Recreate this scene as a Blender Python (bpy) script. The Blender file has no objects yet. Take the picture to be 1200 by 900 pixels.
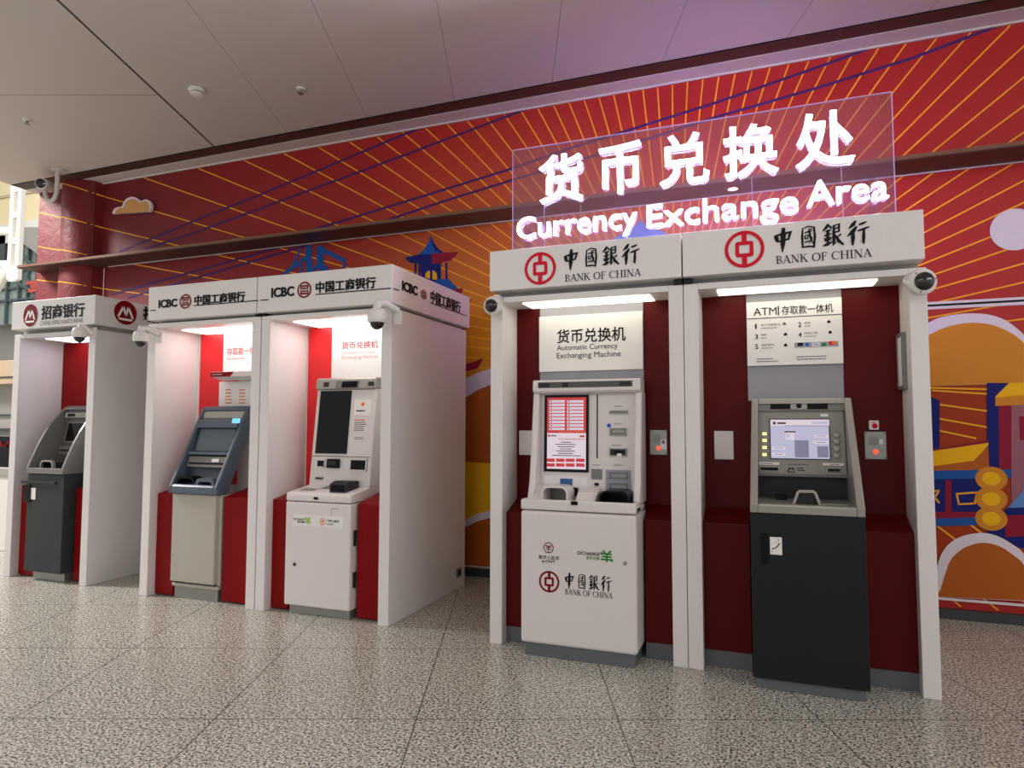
import bpy, bmesh, math, random
from mathutils import Vector, Matrix
random.seed(4)
C = bpy.context.scene.collection
S = bpy.context.scene

# ------------------------------------------------------------------ camera, world, light, exposure
FPX, PITCH, ROLL, YAW, EYE = 778.321, .0616, -.0016, .3626, 1.5
cam = bpy.data.objects.new('camera', bpy.data.cameras.new('camera'))
C.objects.link(cam)
cam.data.sensor_width = 36.0
cam.data.lens = FPX / 1200 * 36
cam.data.clip_start = .05
cam.location = (0, 0, EYE)
cam.rotation_euler = (Matrix.Rotation(YAW, 3, 'Z') @ Matrix.Rotation(math.pi / 2 + PITCH, 3, 'X') @ Matrix.Rotation(-ROLL, 3, 'Z')).to_euler()
S.camera = cam
S.view_settings.view_transform = 'Standard'
S.view_settings.look = 'None'
S.view_settings.gamma = 1
S.view_settings.use_curve_mapping = False
S.view_settings.exposure = 0.30

w = bpy.data.worlds.new('hall_ambient')
S.world = w
w.use_nodes = True
w.node_tree.nodes['Background'].inputs[0].default_value = (1.0, .975, .965, 1)
w.node_tree.nodes['Background'].inputs[1].default_value = .66


def area(name, loc, target, size, power, color, sy=None):
    l = bpy.data.lights.new(name, 'AREA')
    l.energy = power
    l.color = color
    l.size = size
    if sy:
        l.shape = 'RECTANGLE'
        l.size_y = sy
    o = bpy.data.objects.new(name, l)
    C.objects.link(o)
    o.location = loc
    o.rotation_euler = (Vector(target) - Vector(loc)).to_track_quat('-Z', 'Y').to_euler()
    return o


# the concourse lighting behind the camera, and the daylight of the open hall at the left end
area('concourse_light', (-2.5, -2.5, 4.55), (-2.5, 0.5, 0), 7.0, 120, (1, .96, .92), 2.0)
area('side_fill_right', (5.5, 1.0, 4.55), (-2.6, 5.2, 1.2), 5.0, 130, (1, .96, .94), 2.0)  # added fill to brighten the right-facing booth sides, no fixture seen
area('hall_daylight', (-13.0, 2.6, 7.2), (-8.6, 6.2, 2.6), 1.8, 1000, (1, .93, .90))
area('hall_skylight', (-16.0, 9.0, 11.0), (-18.0, 13.0, 2.0), 6.0, 550, (1, .98, .92))


def ray(px, py):
    u, v = (px - 600) / FPX, (py - 450) / FPX
    c, s = math.cos(ROLL), math.sin(ROLL)
    u, v = u * c + v * s, -u * s + v * c
    X, Y, Z = u, 1.0, -v
    c, s = math.cos(PITCH), math.sin(PITCH)
    Y, Z = Y * c - Z * s, Y * s + Z * c
    c, s = math.cos(YAW), math.sin(YAW)
    return X * c - Y * s, X * s + Y * c, Z


def at(px, py, Y0):                     # a pixel of the photograph measured on a plane parallel to the wall
    X, Y, Z = ray(px, py)
    return X * Y0 / Y, EYE + Z * Y0 / Y


def atx(px, py, X0):                    # the same on a plane square to the wall
    X, Y, Z = ray(px, py)
    return Y * X0 / X, EYE + Z * X0 / X


def atz(px, py, Z0):
    X, Y, Z = ray(px, py)
    t = (Z0 - EYE) / Z
    return X * t, Y * t


# ------------------------------------------------------------------ materials
def lin(c):
    return tuple(((x / 255) / 12.92 if x / 255 <= .04045 else ((x / 255 + .055) / 1.055) ** 2.4) for x in c) + (1,)


def mat(name, rgb, rough=.5, metal=0, emit=0, bump=0, scale=80, var=.04, spec=.5, ecol=None, coat=0):
    m = bpy.data.materials.new(name)
    m.use_nodes = True
    nt = m.node_tree
    b = nt.nodes['Principled BSDF']
    b.inputs['Roughness'].default_value = rough
    b.inputs['Metallic'].default_value = metal
    b.inputs['Specular IOR Level'].default_value = spec
    if spec == .5 and any(k in name for k in ('print', 'lettering', 'emblem')):
        b.inputs['Specular IOR Level'].default_value = .15
    b.inputs['Coat Weight'].default_value = coat
    col = lin(rgb)
    if emit:
        b.inputs['Base Color'].default_value = (.02, .02, .02, 1) if 'screen' in name else col
        b.inputs['Emission Color'].default_value = lin(ecol or rgb)
        b.inputs['Emission Strength'].default_value = emit
        return m
    tc = nt.nodes.new('ShaderNodeNewGeometry')
    n = nt.nodes.new('ShaderNodeTexNoise')
    n.inputs['Scale'].default_value = scale
    n.inputs['Detail'].default_value = 3
    nt.links.new(tc.outputs['Position'], n.inputs['Vector'])
    mx = nt.nodes.new('ShaderNodeMix')
    mx.data_type = 'RGBA'
    mx.inputs[6].default_value = tuple(x * (1 - var) for x in col[:3]) + (1,)
    mx.inputs[7].default_value = tuple(min(1, x * (1 + var)) for x in col[:3]) + (1,)
    nt.links.new(n.outputs['Fac'], mx.inputs[0])
    nt.links.new(mx.outputs[2], b.inputs['Base Color'])
    if bump:
        bp = nt.nodes.new('ShaderNodeBump')
        bp.inputs['Strength'].default_value = bump
        bp.inputs['Distance'].default_value = .01
        nt.links.new(n.outputs['Fac'], bp.inputs['Height'])
        nt.links.new(bp.outputs['Normal'], b.inputs['Normal'])
    return m


M = dict(
    white=mat('white_laminate', (226, 222, 220), .32),
    cmbwhite=mat('grey_white_laminate', (214, 212, 210), .35),
    face=mat('white_panel_matt', (232, 230, 228), .5),
    recess=mat('recess_grey', (165, 160, 156), .6),
    maroon=mat('maroon_gloss_panel', (86, 14, 17), .3, spec=.1),
    red=mat('red_panel', (132, 6, 11), .45, spec=.15),
    redglow=mat('bright_red_panel', (226, 26, 34), .4),
    plinth=mat('grey_plinth', (98, 100, 106), .45),
    steel=mat('brushed_steel', (150, 150, 145), .35, .6),
    midgrey=mat('blue_grey_panel', (150, 150, 158), .5),
    ink=mat('black_lettering', (24, 22, 22), .5),
    greyink=mat('grey_print', (112, 108, 108), .6),
    redink=mat('red_lettering', (205, 35, 38), .5),
    faintred=mat('faint_red_print', (232, 170, 168), .6),
    bocred=mat('emblem_red', (212, 12, 46), .4),
    darkred=mat('emblem_dark_red', (122, 8, 18), .4),
    green=mat('green_print', (40, 130, 50), .5),
    lime=mat('lime_print', (130, 190, 40), .5),
    blueink=mat('blue_print', (40, 90, 200), .5),
    orange=mat('orange_print', (235, 110, 30), .5),
    paper=mat('white_sticker', (236, 234, 230), .5),
    machwhite=mat('machine_white_paint', (222, 216, 214), .35),
    machgrey=mat('machine_warm_grey', (176, 172, 160), .4),
    silver=mat('silver_paint', (158, 156, 148), .35, .35),
    silverface=mat('silver_face', (140, 138, 130), .4, .3),
    cmbhead=mat('grey_silver_head', (124, 123, 119), .35, .3),
    cmbface=mat('dark_silver_face', (92, 91, 88), .4, .2),
    charcoal=mat('charcoal_paint', (30, 31, 33), .45, spec=.2),
    cmbdark=mat('dark_grey_paint', (52, 56, 58), .45, spec=.2),
    slate=mat('slate_blue_paint', (84, 96, 112), .35, .1),
    slatedark=mat('dark_slate', (44, 52, 64), .35),
    slatemid=mat('slate_screen', (84, 100, 108), .2),
    black=mat('black_plastic', (12, 12, 14), .3, spec=.15),
    dark=mat('dark_grey_plastic', (44, 44, 46), .4, spec=.25),
    slotgrey=mat('slot_grey', (120, 118, 114), .4, .3),
    glassblack=mat('black_screen_glass', (8, 9, 12), .08, spec=.2),
    speaker=mat('speaker_mesh', (92, 90, 86), .6, bump=.6, scale=400, var=.5),
    camwhite=mat('camera_white', (222, 220, 216), .35),
    camglass=mat('camera_dome_glass', (12, 13, 16), .06, coat=.5),
    screenwhite=mat('lit_screen_white', (234, 218, 230), .3, emit=.66),
    screenlilac=mat('lit_screen_lilac', (196, 192, 220), .3, emit=.66),
    screenred=mat('lit_screen_red', (212, 34, 50), .3, emit=.62),
    screenorange=mat('lit_screen_orange', (222, 76, 46), .3, emit=.6),
    screendark=mat('screen_print', (120, 100, 110), .4, emit=.15),
    screengrey=mat('screen_grey', (160, 160, 190), .4, emit=.4),
    panelA=mat('booth_light_warm', (255, 246, 226), .5, emit=2.4),
    panelC=mat('booth_light_lilac', (246, 236, 255), .5, emit=3.6),
    panelB=mat('booth_light_white', (255, 246, 244), .5, emit=3.9),
    redled=mat('red_led', (255, 70, 40), .4, emit=1.4),
    keyyellow=mat('lit_key', (236, 232, 160), .4, emit=.7),
    stickerblue=mat('blue_sticker', (30, 90, 150), .4),
    cyan=mat('cyan_lit_label', (120, 200, 225), .4, emit=.6),
    bronze=mat('brown_soffit', (70, 48, 42), .45),
    gold_edge=mat('bronze_ledge_edge', (116, 80, 58), .35, .2),
    cornice=mat('cornice_white', (206, 198, 196), .6),
    cream=mat('cream_panel', (226, 210, 168), .5),
    beige=mat('beige_panel', (190, 170, 140), .5),
    truss=mat('white_truss_paint', (228, 226, 216), .4),
    hallwhite=mat('hall_white', (214, 212, 206), .6),
    hallgrey=mat('hall_grey', (150, 148, 142), .6),
    halldark=mat('hall_dark', (52, 56, 58), .4),
    teal=mat('teal_glass', (150, 162, 156), .3),
    tealdark=mat('dark_teal_frame', (70, 86, 86), .4),
    led=mat('led_letter_face', (255, 255, 255), .4, emit=50, ecol=(240, 228, 255)),
    ledside=mat('led_letter_side', (190, 180, 255), .4, emit=.75, ecol=(170, 150, 255)),
    m_gold=mat('print_gold_line', (240, 168, 40), .5),
    m_purple=mat('print_purple_line', (72, 38, 98), .5),
    m_white=mat('print_white', (224, 214, 222), .5),
    m_black=mat('print_black', (20, 18, 22), .5),
    m_orange=mat('print_orange', (206, 134, 42), .5),
    m_brick=mat('print_brick', (160, 58, 22), .5),
    m_rust=mat('print_rust', (176, 92, 34), .5),
    m_tan=mat('print_tan', (204, 150, 96), .5),
    m_blue=mat('print_blue', (30, 84, 158), .5),
    m_navy=mat('print_navy', (24, 30, 106), .5),
    m_crim=mat('print_crimson', (140, 24, 50), .5),
    m_yellow=mat('print_yellow', (236, 180, 22), .5),
    m_light=mat('print_light_blue', (94, 136, 200), .5),
    m_mauve=mat('print_mauve', (150, 96, 110), .5),
    wire=mat('white_pipe', (196, 192, 188), .4),
)


def ramp(nt, stops, interp='LINEAR'):
    r = nt.nodes.new('ShaderNodeValToRGB')
    r.color_ramp.interpolation = interp
    e = r.color_ramp.elements
    while len(e) < len(stops):
        e.new(.5)
    for k, (p, c) in enumerate(stops):
        e[k].position = p
        e[k].color = lin(c)
    return r


def math_node(nt, op, a, b=None, c=None):
    n = nt.nodes.new('ShaderNodeMath')
    n.operation = op
    for i, x in enumerate((a, b, c)):
        if x is None:
            continue
        if isinstance(x, (int, float)):
            n.inputs[i].default_value = x
        else:
            nt.links.new(x, n.inputs[i])
    return n.outputs[0]


def grid_uv(nt):                         # coordinates along the building grid, which is turned against the wall
    g = nt.nodes.new('ShaderNodeNewGeometry')
    s = nt.nodes.new('ShaderNodeSeparateXYZ')
    nt.links.new(g.outputs['Position'], s.inputs[0])
    c_, s_ = math.cos(YAW), math.sin(YAW)
    u = math_node(nt, 'ADD', math_node(nt, 'MULTIPLY', s.outputs[0], c_), math_node(nt, 'MULTIPLY', s.outputs[1], s_))
    v = math_node(nt, 'ADD', math_node(nt, 'MULTIPLY', s.outputs[0], -s_), math_node(nt, 'MULTIPLY', s.outputs[1], c_))
    return g, u, v


def line_mask(nt, x, off, step, half):
    m = math_node(nt, 'PINGPONG', math_node(nt, 'SUBTRACT', x, off), step / 2)   # 0 at each joint
    return math_node(nt, 'LESS_THAN', m, half)


def floor_mat():
    m = bpy.data.materials.new('speckled_granite')
    m.use_nodes = True
    nt = m.node_tree
    b = nt.nodes['Principled BSDF']
    g, u, v = grid_uv(nt)
    n = nt.nodes.new('ShaderNodeTexNoise')
    n.inputs['Scale'].default_value = 78
    n.inputs['Detail'].default_value = 3
    n.inputs['Roughness'].default_value = .6
    nt.links.new(g.outputs['Position'], n.inputs['Vector'])
    r = ramp(nt, [(.37, (44, 45, 43)), (.44, (128, 128, 121)), (.50, (206, 206, 195)), (.62, (242, 241, 230))])
    nt.links.new(n.outputs['Fac'], r.inputs[0])
    vo = nt.nodes.new('ShaderNodeTexVoronoi')
    vo.inputs['Scale'].default_value = 95
    nt.links.new(g.outputs['Position'], vo.inputs['Vector'])
    r2 = ramp(nt, [(.0, (130, 128, 126)), (.4, (222, 220, 216)), (1, (255, 255, 255))])
    nt.links.new(vo.outputs['Color'], r2.inputs[0])
    mx = nt.nodes.new('ShaderNodeMix')
    mx.data_type = 'RGBA'
    mx.blend_type = 'MULTIPLY'
    mx.inputs[0].default_value = .8
    nt.links.new(r.outputs[0], mx.inputs[6])
    nt.links.new(r2.outputs[0], mx.inputs[7])
    j = math_node(nt, 'MAXIMUM', line_mask(nt, u, -.485, 1.03, .004), line_mask(nt, v, 3.49, 1.07, .0035))
    mj = nt.nodes.new('ShaderNodeMix')
    mj.data_type = 'RGBA'
    nt.links.new(math_node(nt, 'MULTIPLY', j, .75), mj.inputs[0])
    nt.links.new(mx.outputs[2], mj.inputs[6])
    mj.inputs[7].default_value = lin((50, 46, 44))
    nt.links.new(mj.outputs[2], b.inputs['Base Color'])
    b.inputs['Roughness'].default_value = .24
    b.inputs['Specular IOR Level'].default_value = .5
    return m


def ceiling_mat():
    m = bpy.data.materials.new('ceiling_metal_panel')
    m.use_nodes = True
    nt = m.node_tree
    b = nt.nodes['Principled BSDF']
    g, u, v = grid_uv(nt)
    j = line_mask(nt, u, .373, .95, .004)
    far = math_node(nt, 'LESS_THAN', math_node(nt, 'ABSOLUTE', math_node(nt, 'ADD', u, 3.45)), .011)
    left = math_node(nt, 'LESS_THAN', u, -3.45)
    cr = math_node(nt, 'MULTIPLY', left, math_node(nt, 'LESS_THAN', math_node(nt, 'ABSOLUTE', math_node(nt, 'SUBTRACT', v, 6.3)), .008))
    lj = math_node(nt, 'MULTIPLY', j, math_node(nt, 'GREATER_THAN', u, -3.2))
    tot = math_node(nt, 'MAXIMUM', math_node(nt, 'MULTIPLY', math_node(nt, 'MAXIMUM', lj, cr), .45), far)
    mj = nt.nodes.new('ShaderNodeMix')
    mj.data_type = 'RGBA'
    nt.links.new(tot, mj.inputs[0])
    mj.inputs[6].default_value = lin((200, 193, 188))
    mj.inputs[7].default_value = lin((40, 36, 36))
    nt.links.new(mj.outputs[2], b.inputs['Base Color'])
    b.inputs['Roughness'].default_value = .5
    return m


def mural_mat():                         # the printed ground of the mural: deep red melting into gold
    m = bpy.data.materials.new('mural_print')
    m.use_nodes = True
    nt = m.node_tree
    b = nt.nodes['Principled BSDF']
    g = nt.nodes.new('ShaderNodeNewGeometry')
    mp = nt.nodes.new('ShaderNodeMapping')
    mp.inputs['Location'].default_value = (2.3 / 3.3, 0, -.9 / 3.9)
    mp.inputs['Scale'].default_value = (1 / 3.3, 0, 1 / 3.9)
    nt.links.new(g.outputs['Position'], mp.inputs['Vector'])
    ln = nt.nodes.new('ShaderNodeVectorMath')
    ln.operation = 'LENGTH'
    nt.links.new(mp.outputs[0], ln.inputs[0])
    r = ramp(nt, [(.18, (214, 152, 16)), (.45, (206, 130, 24)), (.64, (188, 92, 32)), (.84, (178, 58, 36)), (1, (172, 36, 34))])
    nt.links.new(ln.outputs['Value'], r.inputs[0])
    # the red deepens to wine at the left end
    s = nt.nodes.new('ShaderNodeSeparateXYZ')
    nt.links.new(g.outputs['Position'], s.inputs[0])
    mr = nt.nodes.new('ShaderNodeMapRange')
    mr.inputs[1].default_value = -3.2
    mr.inputs[2].default_value = -7.5
    nt.links.new(s.outputs[0], mr.inputs[0])
    mx = nt.nodes.new('ShaderNodeMix')
    mx.data_type = 'RGBA'
    nt.links.new(mr.outputs[0], mx.inputs[0])
    nt.links.new(r.outputs[0], mx.inputs[6])
    mx.inputs[7].default_value = lin((110, 25, 31))
    nt.links.new(mx.outputs[2], b.inputs['Base Color'])
    b.inputs['Roughness'].default_value = .5
    b.inputs['Specular IOR Level'].default_value = .3
    # wrinkles of the wrap on the column
    n = nt.nodes.new('ShaderNodeTexNoise')
    n.inputs['Scale'].default_value = 7
    n.inputs['Distortion'].default_value = 1.5
    nt.links.new(g.outputs['Position'], n.inputs['Vector'])
    bp = nt.nodes.new('ShaderNodeBump')
    bp.inputs['Distance'].default_value = .02
    lt = math_node(nt, 'LESS_THAN', s.outputs[0], -8.15)
    nt.links.new(math_node(nt, 'MULTIPLY', lt, .35), bp.inputs['Strength'])
    nt.links.new(n.outputs['Fac'], bp.inputs['Height'])
    nt.links.new(bp.outputs['Normal'], b.inputs['Normal'])
    return m


def acrylic_mat():
    m = bpy.data.materials.new('clear_acrylic')
    m.use_nodes = True
    nt = m.node_tree
    nt.nodes.remove(nt.nodes['Principled BSDF'])
    out = nt.nodes['Material Output']
    tr = nt.nodes.new('ShaderNodeBsdfTransparent')
    tr.inputs[0].default_value = (.95, .94, .97, 1)
    gl = nt.nodes.new('ShaderNodeBsdfGlossy')
    gl.inputs['Roughness'].default_value = .05
    df = nt.nodes.new('ShaderNodeBsdfTranslucent')
    df.inputs[0].default_value = (.8, .75, .95, 1)
    mx = nt.nodes.new('ShaderNodeMixShader')
    mx.inputs[0].default_value = .05
    nt.links.new(tr.outputs[0], mx.inputs[1])
    nt.links.new(gl.outputs[0], mx.inputs[2])
    m2 = nt.nodes.new('ShaderNodeMixShader')
    m2.inputs[0].default_value = .16
    nt.links.new(mx.outputs[0], m2.inputs[1])
    nt.links.new(df.outputs[0], m2.inputs[2])
    nt.links.new(m2.outputs[0], out.inputs[0])
    return m


M['floor'] = floor_mat()
M['ceil'] = ceiling_mat()
M['mural'] = mural_mat()
M['acrylic'] = acrylic_mat()
M['acryledge'] = mat('acrylic_edge', (200, 190, 230), .3, emit=.02, ecol=(220, 200, 255))

# ------------------------------------------------------------------ mesh builder
BASE = {}


class MB:
    def __init__(s):
        s.v, s.f, s.m, s.mats = [], [], [], []

    def mi(s, m):
        if m not in s.mats:
            s.mats.append(m)
        return s.mats.index(m)

    def add(s, vs, fs, m):
        o = len(s.v)
        k = s.mi(m)
        s.v += [tuple(x) for x in vs]
        for f in fs:
            s.f.append([i + o for i in f])
            s.m.append(k)
        return s

    def box(s, x0, x1, y0, y1, z0, z1, m):
        x0, x1 = sorted((x0, x1)); y0, y1 = sorted((y0, y1)); z0, z1 = sorted((z0, z1))
        v = [(x, y, z) for z in (z0, z1) for x, y in ((x0, y0), (x1, y0), (x1, y1), (x0, y1))]
        return s.add(v, [(3, 2, 1, 0), (4, 5, 6, 7), (0, 1, 5, 4), (1, 2, 6, 5), (2, 3, 7, 6), (3, 0, 4, 7)], m)

    def ext(s, loop, vec, m):            # a closed 3-D outline pushed along a vector
        n = len(loop)
        a = [Vector(p) for p in loop]
        b = [p + Vector(vec) for p in a]
        fs = [list(range(n))[::-1], list(range(n, 2 * n))] + [(i, (i + 1) % n, n + (i + 1) % n, n + i) for i in range(n)]
        return s.add(a + b, fs, m)

    def side(s, yz, x0, x1, m):          # outline in the YZ plane, from x0 to x1
        return s.ext([(x0, y, z) for y, z in yz], (x1 - x0, 0, 0), m)

    def front(s, xz, y0, y1, m):
        return s.ext([(x, y0, z) for x, z in xz], (0, y1 - y0, 0), m)

    def quad(s, p, m):
        return s.add(p, [tuple(range(len(p)))], m)

    def tube(s, pts, r, m, n=10):
        pts = [Vector(p) for p in pts]
        rs = r if isinstance(r, (list, tuple)) else [r] * len(pts)
        vs, fs = [], []
        up = None
        for i, p in enumerate(pts):
            d = (pts[min(i + 1, len(pts) - 1)] - pts[max(i - 1, 0)]).normalized()
            if up is None:
                up = d.orthogonal().normalized()
            up = (up - d * up.dot(d)).normalized()
            sd = d.cross(up)
            for k in range(n):
                a = 2 * math.pi * k / n
                vs.append(p + (up * math.cos(a) + sd * math.sin(a)) * rs[i])
        for i in range(len(pts) - 1):
            for k in range(n):
                fs.append((i * n + k, i * n + (k + 1) % n, (i + 1) * n + (k + 1) % n, (i + 1) * n + k))
        fs.append(tuple(range(n))[::-1])
        fs.append(tuple(range((len(pts) - 1) * n, len(pts) * n)))
        return s.add(vs, fs, m)

    def lathe(s, c, axis, prof, m, n=24):    # prof: (radius, height along axis)
        ax = Vector(axis).normalized()
        u = ax.orthogonal().normalized()
        v = ax.cross(u)
        c = Vector(c)
        vs, fs = [], []
        for r, h in prof:
            for k in range(n):
                a = 2 * math.pi * k / n
                vs.append(c + ax * h + (u * math.cos(a) + v * math.sin(a)) * max(r, 1e-4))
        for i in range(len(prof) - 1):
            for k in range(n):
                fs.append((i * n + k, i * n + (k + 1) % n, (i + 1) * n + (k + 1) % n, (i + 1) * n + k))
        fs.append(tuple(range(n))[::-1])
        fs.append(tuple(range((len(prof) - 1) * n, len(prof) * n)))
        return s.add(vs, fs, m)

    def build(s, name, parent=None, bevel=0, smooth=False, seg=2):
        me = bpy.data.meshes.new(name)
        b = BASE.get(root_of(parent), (0, 0, 0)) if parent else (0, 0, 0)
        if parent is None:
            xs = [min(p[i] for p in s.v) for i in range(3)]
            xm = [max(p[i] for p in s.v) for i in range(3)]
            b = ((xs[0] + xm[0]) / 2, (xs[1] + xm[1]) / 2, xs[2])
        me.from_pydata([(p[0] - b[0], p[1] - b[1], p[2] - b[2]) for p in s.v], [], s.f)
        for m in s.mats:
            me.materials.append(M[m])
        for p, k in zip(me.polygons, s.m):
            p.material_index = k
        bm = bmesh.new()
        bm.from_mesh(me)
        bmesh.ops.recalc_face_normals(bm, faces=bm.faces)
        bm.to_mesh(me)
        bm.free()
        if smooth:
            for p in me.polygons:
                p.use_smooth = True
            try:
                me.set_sharp_from_angle(angle=math.radians(40))
            except Exception:
                pass
        o = bpy.data.objects.new(name, me)
        C.objects.link(o)
        if parent:
            o.parent = parent
        else:
            o.location = b
            BASE[o.name] = b
        if bevel:
            md = o.modifiers.new('bevel', 'BEVEL')
            md.width = bevel
            md.segments = seg
            md.limit_method = 'ANGLE'
            md.angle_limit = math.radians(40)
        return o


def root_of(o):
    while o.parent:
        o = o.parent
    return o.name


def tag(o, label, cat, group=None):
    o['label'] = label
    o['category'] = cat
    if group:
        o['group'] = group
    return o


def thing(name, label, cat, loc, group=None):
    o = bpy.data.objects.new(name, None)
    o.empty_display_size = .1
    C.objects.link(o)
    o.location = loc
    BASE[o.name] = tuple(loc)
    return tag(o, label, cat, group)


def struct(name, mb, bevel=0, smooth=False):
    o = mb.build(name, None, bevel, smooth)
    o['kind'] = 'structure'
    return o


# ------------------------------------------------------------------ lettering and marks
class Fr:                                # a drawing frame: origin, right, up, towards the reader
    def __init__(s, o, u, v, n):
        s.o, s.u, s.v, s.n = map(Vector, (o, u, v, n))

    def p(s, a, b, h=0):
        return s.o + s.u * a + s.v * b + s.n * h


def FY(Y):                               # plane facing the camera side; coordinates are world X and Z
    return Fr((0, Y, 0), (1, 0, 0), (0, 0, 1), (0, -1, 0))


def FX(X):                               # plane facing right; coordinates are world Y and Z
    return Fr((X, 0, 0), (0, 1, 0), (0, 0, 1), (1, 0, 0))


TCACHE = {}


def glyphs(txt, bold=0, space=1.0):
    k = (txt, bold, space)
    if k not in TCACHE:
        c = bpy.data.curves.new('t', 'FONT')
        c.body = txt
        c.size = 1
        c.offset = bold
        c.space_character = space
        c.resolution_u = 3
        o = bpy.data.objects.new('t', c)
        C.objects.link(o)
        dg = bpy.context.evaluated_depsgraph_get()
        dg.update()
        me = bpy.data.meshes.new_from_object(o.evaluated_get(dg))
        bm = bmesh.new()
        bm.from_mesh(me)
        bmesh.ops.remove_doubles(bm, verts=bm.verts, dist=1e-4)
        vs = [(v.co.x, v.co.y) for v in bm.verts]
        bm.verts.index_update()
        fs = [[v.index for v in f.verts] for f in bm.faces]
        bd = [(e.verts[0].index, e.verts[1].index) for e in bm.edges if len(e.link_faces) == 1]
        bm.free()
        bpy.data.objects.remove(o)
        bpy.data.curves.remove(c)
        bpy.data.meshes.remove(me)
        TCACHE[k] = (vs, fs, bd)
    return TCACHE[k]


def text(mb, fr, s, a0, a1, b0, b1, m, h=.003, bold=0, cap=False, sidem=None, space=1.0, flip=False):
    vs, fs, bd = glyphs(s, bold, space)
    xs = [v[0] for v in vs]
    x0, x1 = min(xs), max(xs)
    ref = glyphs('E', bold)[0] if cap else vs
    y0, y1 = min(v[1] for v in ref), max(v[1] for v in ref)
    if flip:
        a0, a1, b0, b1 = a1, a0, b1, b0

    def q(v, hh):
        return fr.p(a0 + (v[0] - x0) / (x1 - x0) * (a1 - a0), b0 + (v[1] - y0) / (y1 - y0) * (b1 - b0), hh)
    n = len(vs)
    mb.add([q(v, h) for v in vs], fs, m)
    if sidem or h > .004:
        mb.add([q(v, h) for v in vs] + [q(v, 0) for v in vs], [(i, j, j + n, i + n) for i, j in bd], sidem or m)


def tb(x0, x1, yt, yb, Y):               # text box measured on plane Y: left, right, bottom, top
    ym = (yt + yb) / 2
    xm = (x0 + x1) / 2
    return at(x0, ym, Y)[0], at(x1, ym, Y)[0], at(xm, yb, Y)[1], at(xm, yt, Y)[1]


def tbx(x0, x1, yt, yb, X):
    ym = (yt + yb) / 2
    xm = (x0 + x1) / 2
    return atx(x0, ym, X)[0], atx(x1, ym, X)[0], atx(xm, yb, X)[1], atx(xm, yt, X)[1]


def stroke(mb, fr, pts, m, h=.003):      # pts: (a, b, width): a brush stroke of changing width
    P = [(Vector((a, b)), w_) for a, b, w_ in pts]
    L, R = [], []
    for i, (p, w_) in enumerate(P):
        d = (P[min(i + 1, len(P) - 1)][0] - P[max(i - 1, 0)][0])
        d = d.normalized() if d.length > 1e-9 else Vector((1, 0))
        nrm = Vector((-d.y, d.x))
        L.append(p + nrm * w_ / 2)
        R.append(p - nrm * w_ / 2)
    vs = [fr.p(p.x, p.y, h) for p in L + R]
    n = len(L)
    mb.add(vs, [(i, i + 1, n + i + 1, n + i) for i in range(n - 1)], m)


def strokes(mb, fr, data, a0, b0, sx, sy, m, h=.003, k=1.0):
    for j, st in enumerate(data):
        stroke(mb, fr, [(a0 + a * sx, b0 + b * sy, w_ * min(abs(sx), abs(sy)) * k) for a, b, w_ in st], m, h + j * .00006)


def ring(mb, fr, a, b, ra0, ra1, m, h=.003, asp=1.0, n=40, t0=0, t1=360):
    vs, fs = [], []
    full = (t1 - t0) >= 360
    k = n if full else n + 1
    for i in range(k):
        t = math.radians(t0 + (t1 - t0) * i / n)
        for r in (ra0, ra1):
            vs.append(fr.p(a + math.cos(t) * r, b + math.sin(t) * r * asp, h))
    for i in range(n):
        j = (i + 1) % k
        fs.append((2 * i, 2 * i + 1, 2 * j + 1, 2 * j))
    mb.add(vs, fs, m)


def disc(mb, fr, a, b, r, m, h=.003, asp=1.0, n=36):
    mb.add([fr.p(a + math.cos(2 * math.pi * i / n) * r, b + math.sin(2 * math.pi * i / n) * r * asp, h) for i in range(n)], [tuple(range(n))], m)


def rect(mb, fr, a0, a1, b0, b1, m, h=.003):
    mb.add([fr.p(a0, b0, h), fr.p(a1, b0, h), fr.p(a1, b1, h), fr.p(a0, b1, h)], [(0, 1, 2, 3)], m)


def poly(mb, fr, pts, m, h=.003):
    mb.add([fr.p(a, b, h) for a, b in pts], [tuple(range(len(pts)))], m)


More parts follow.
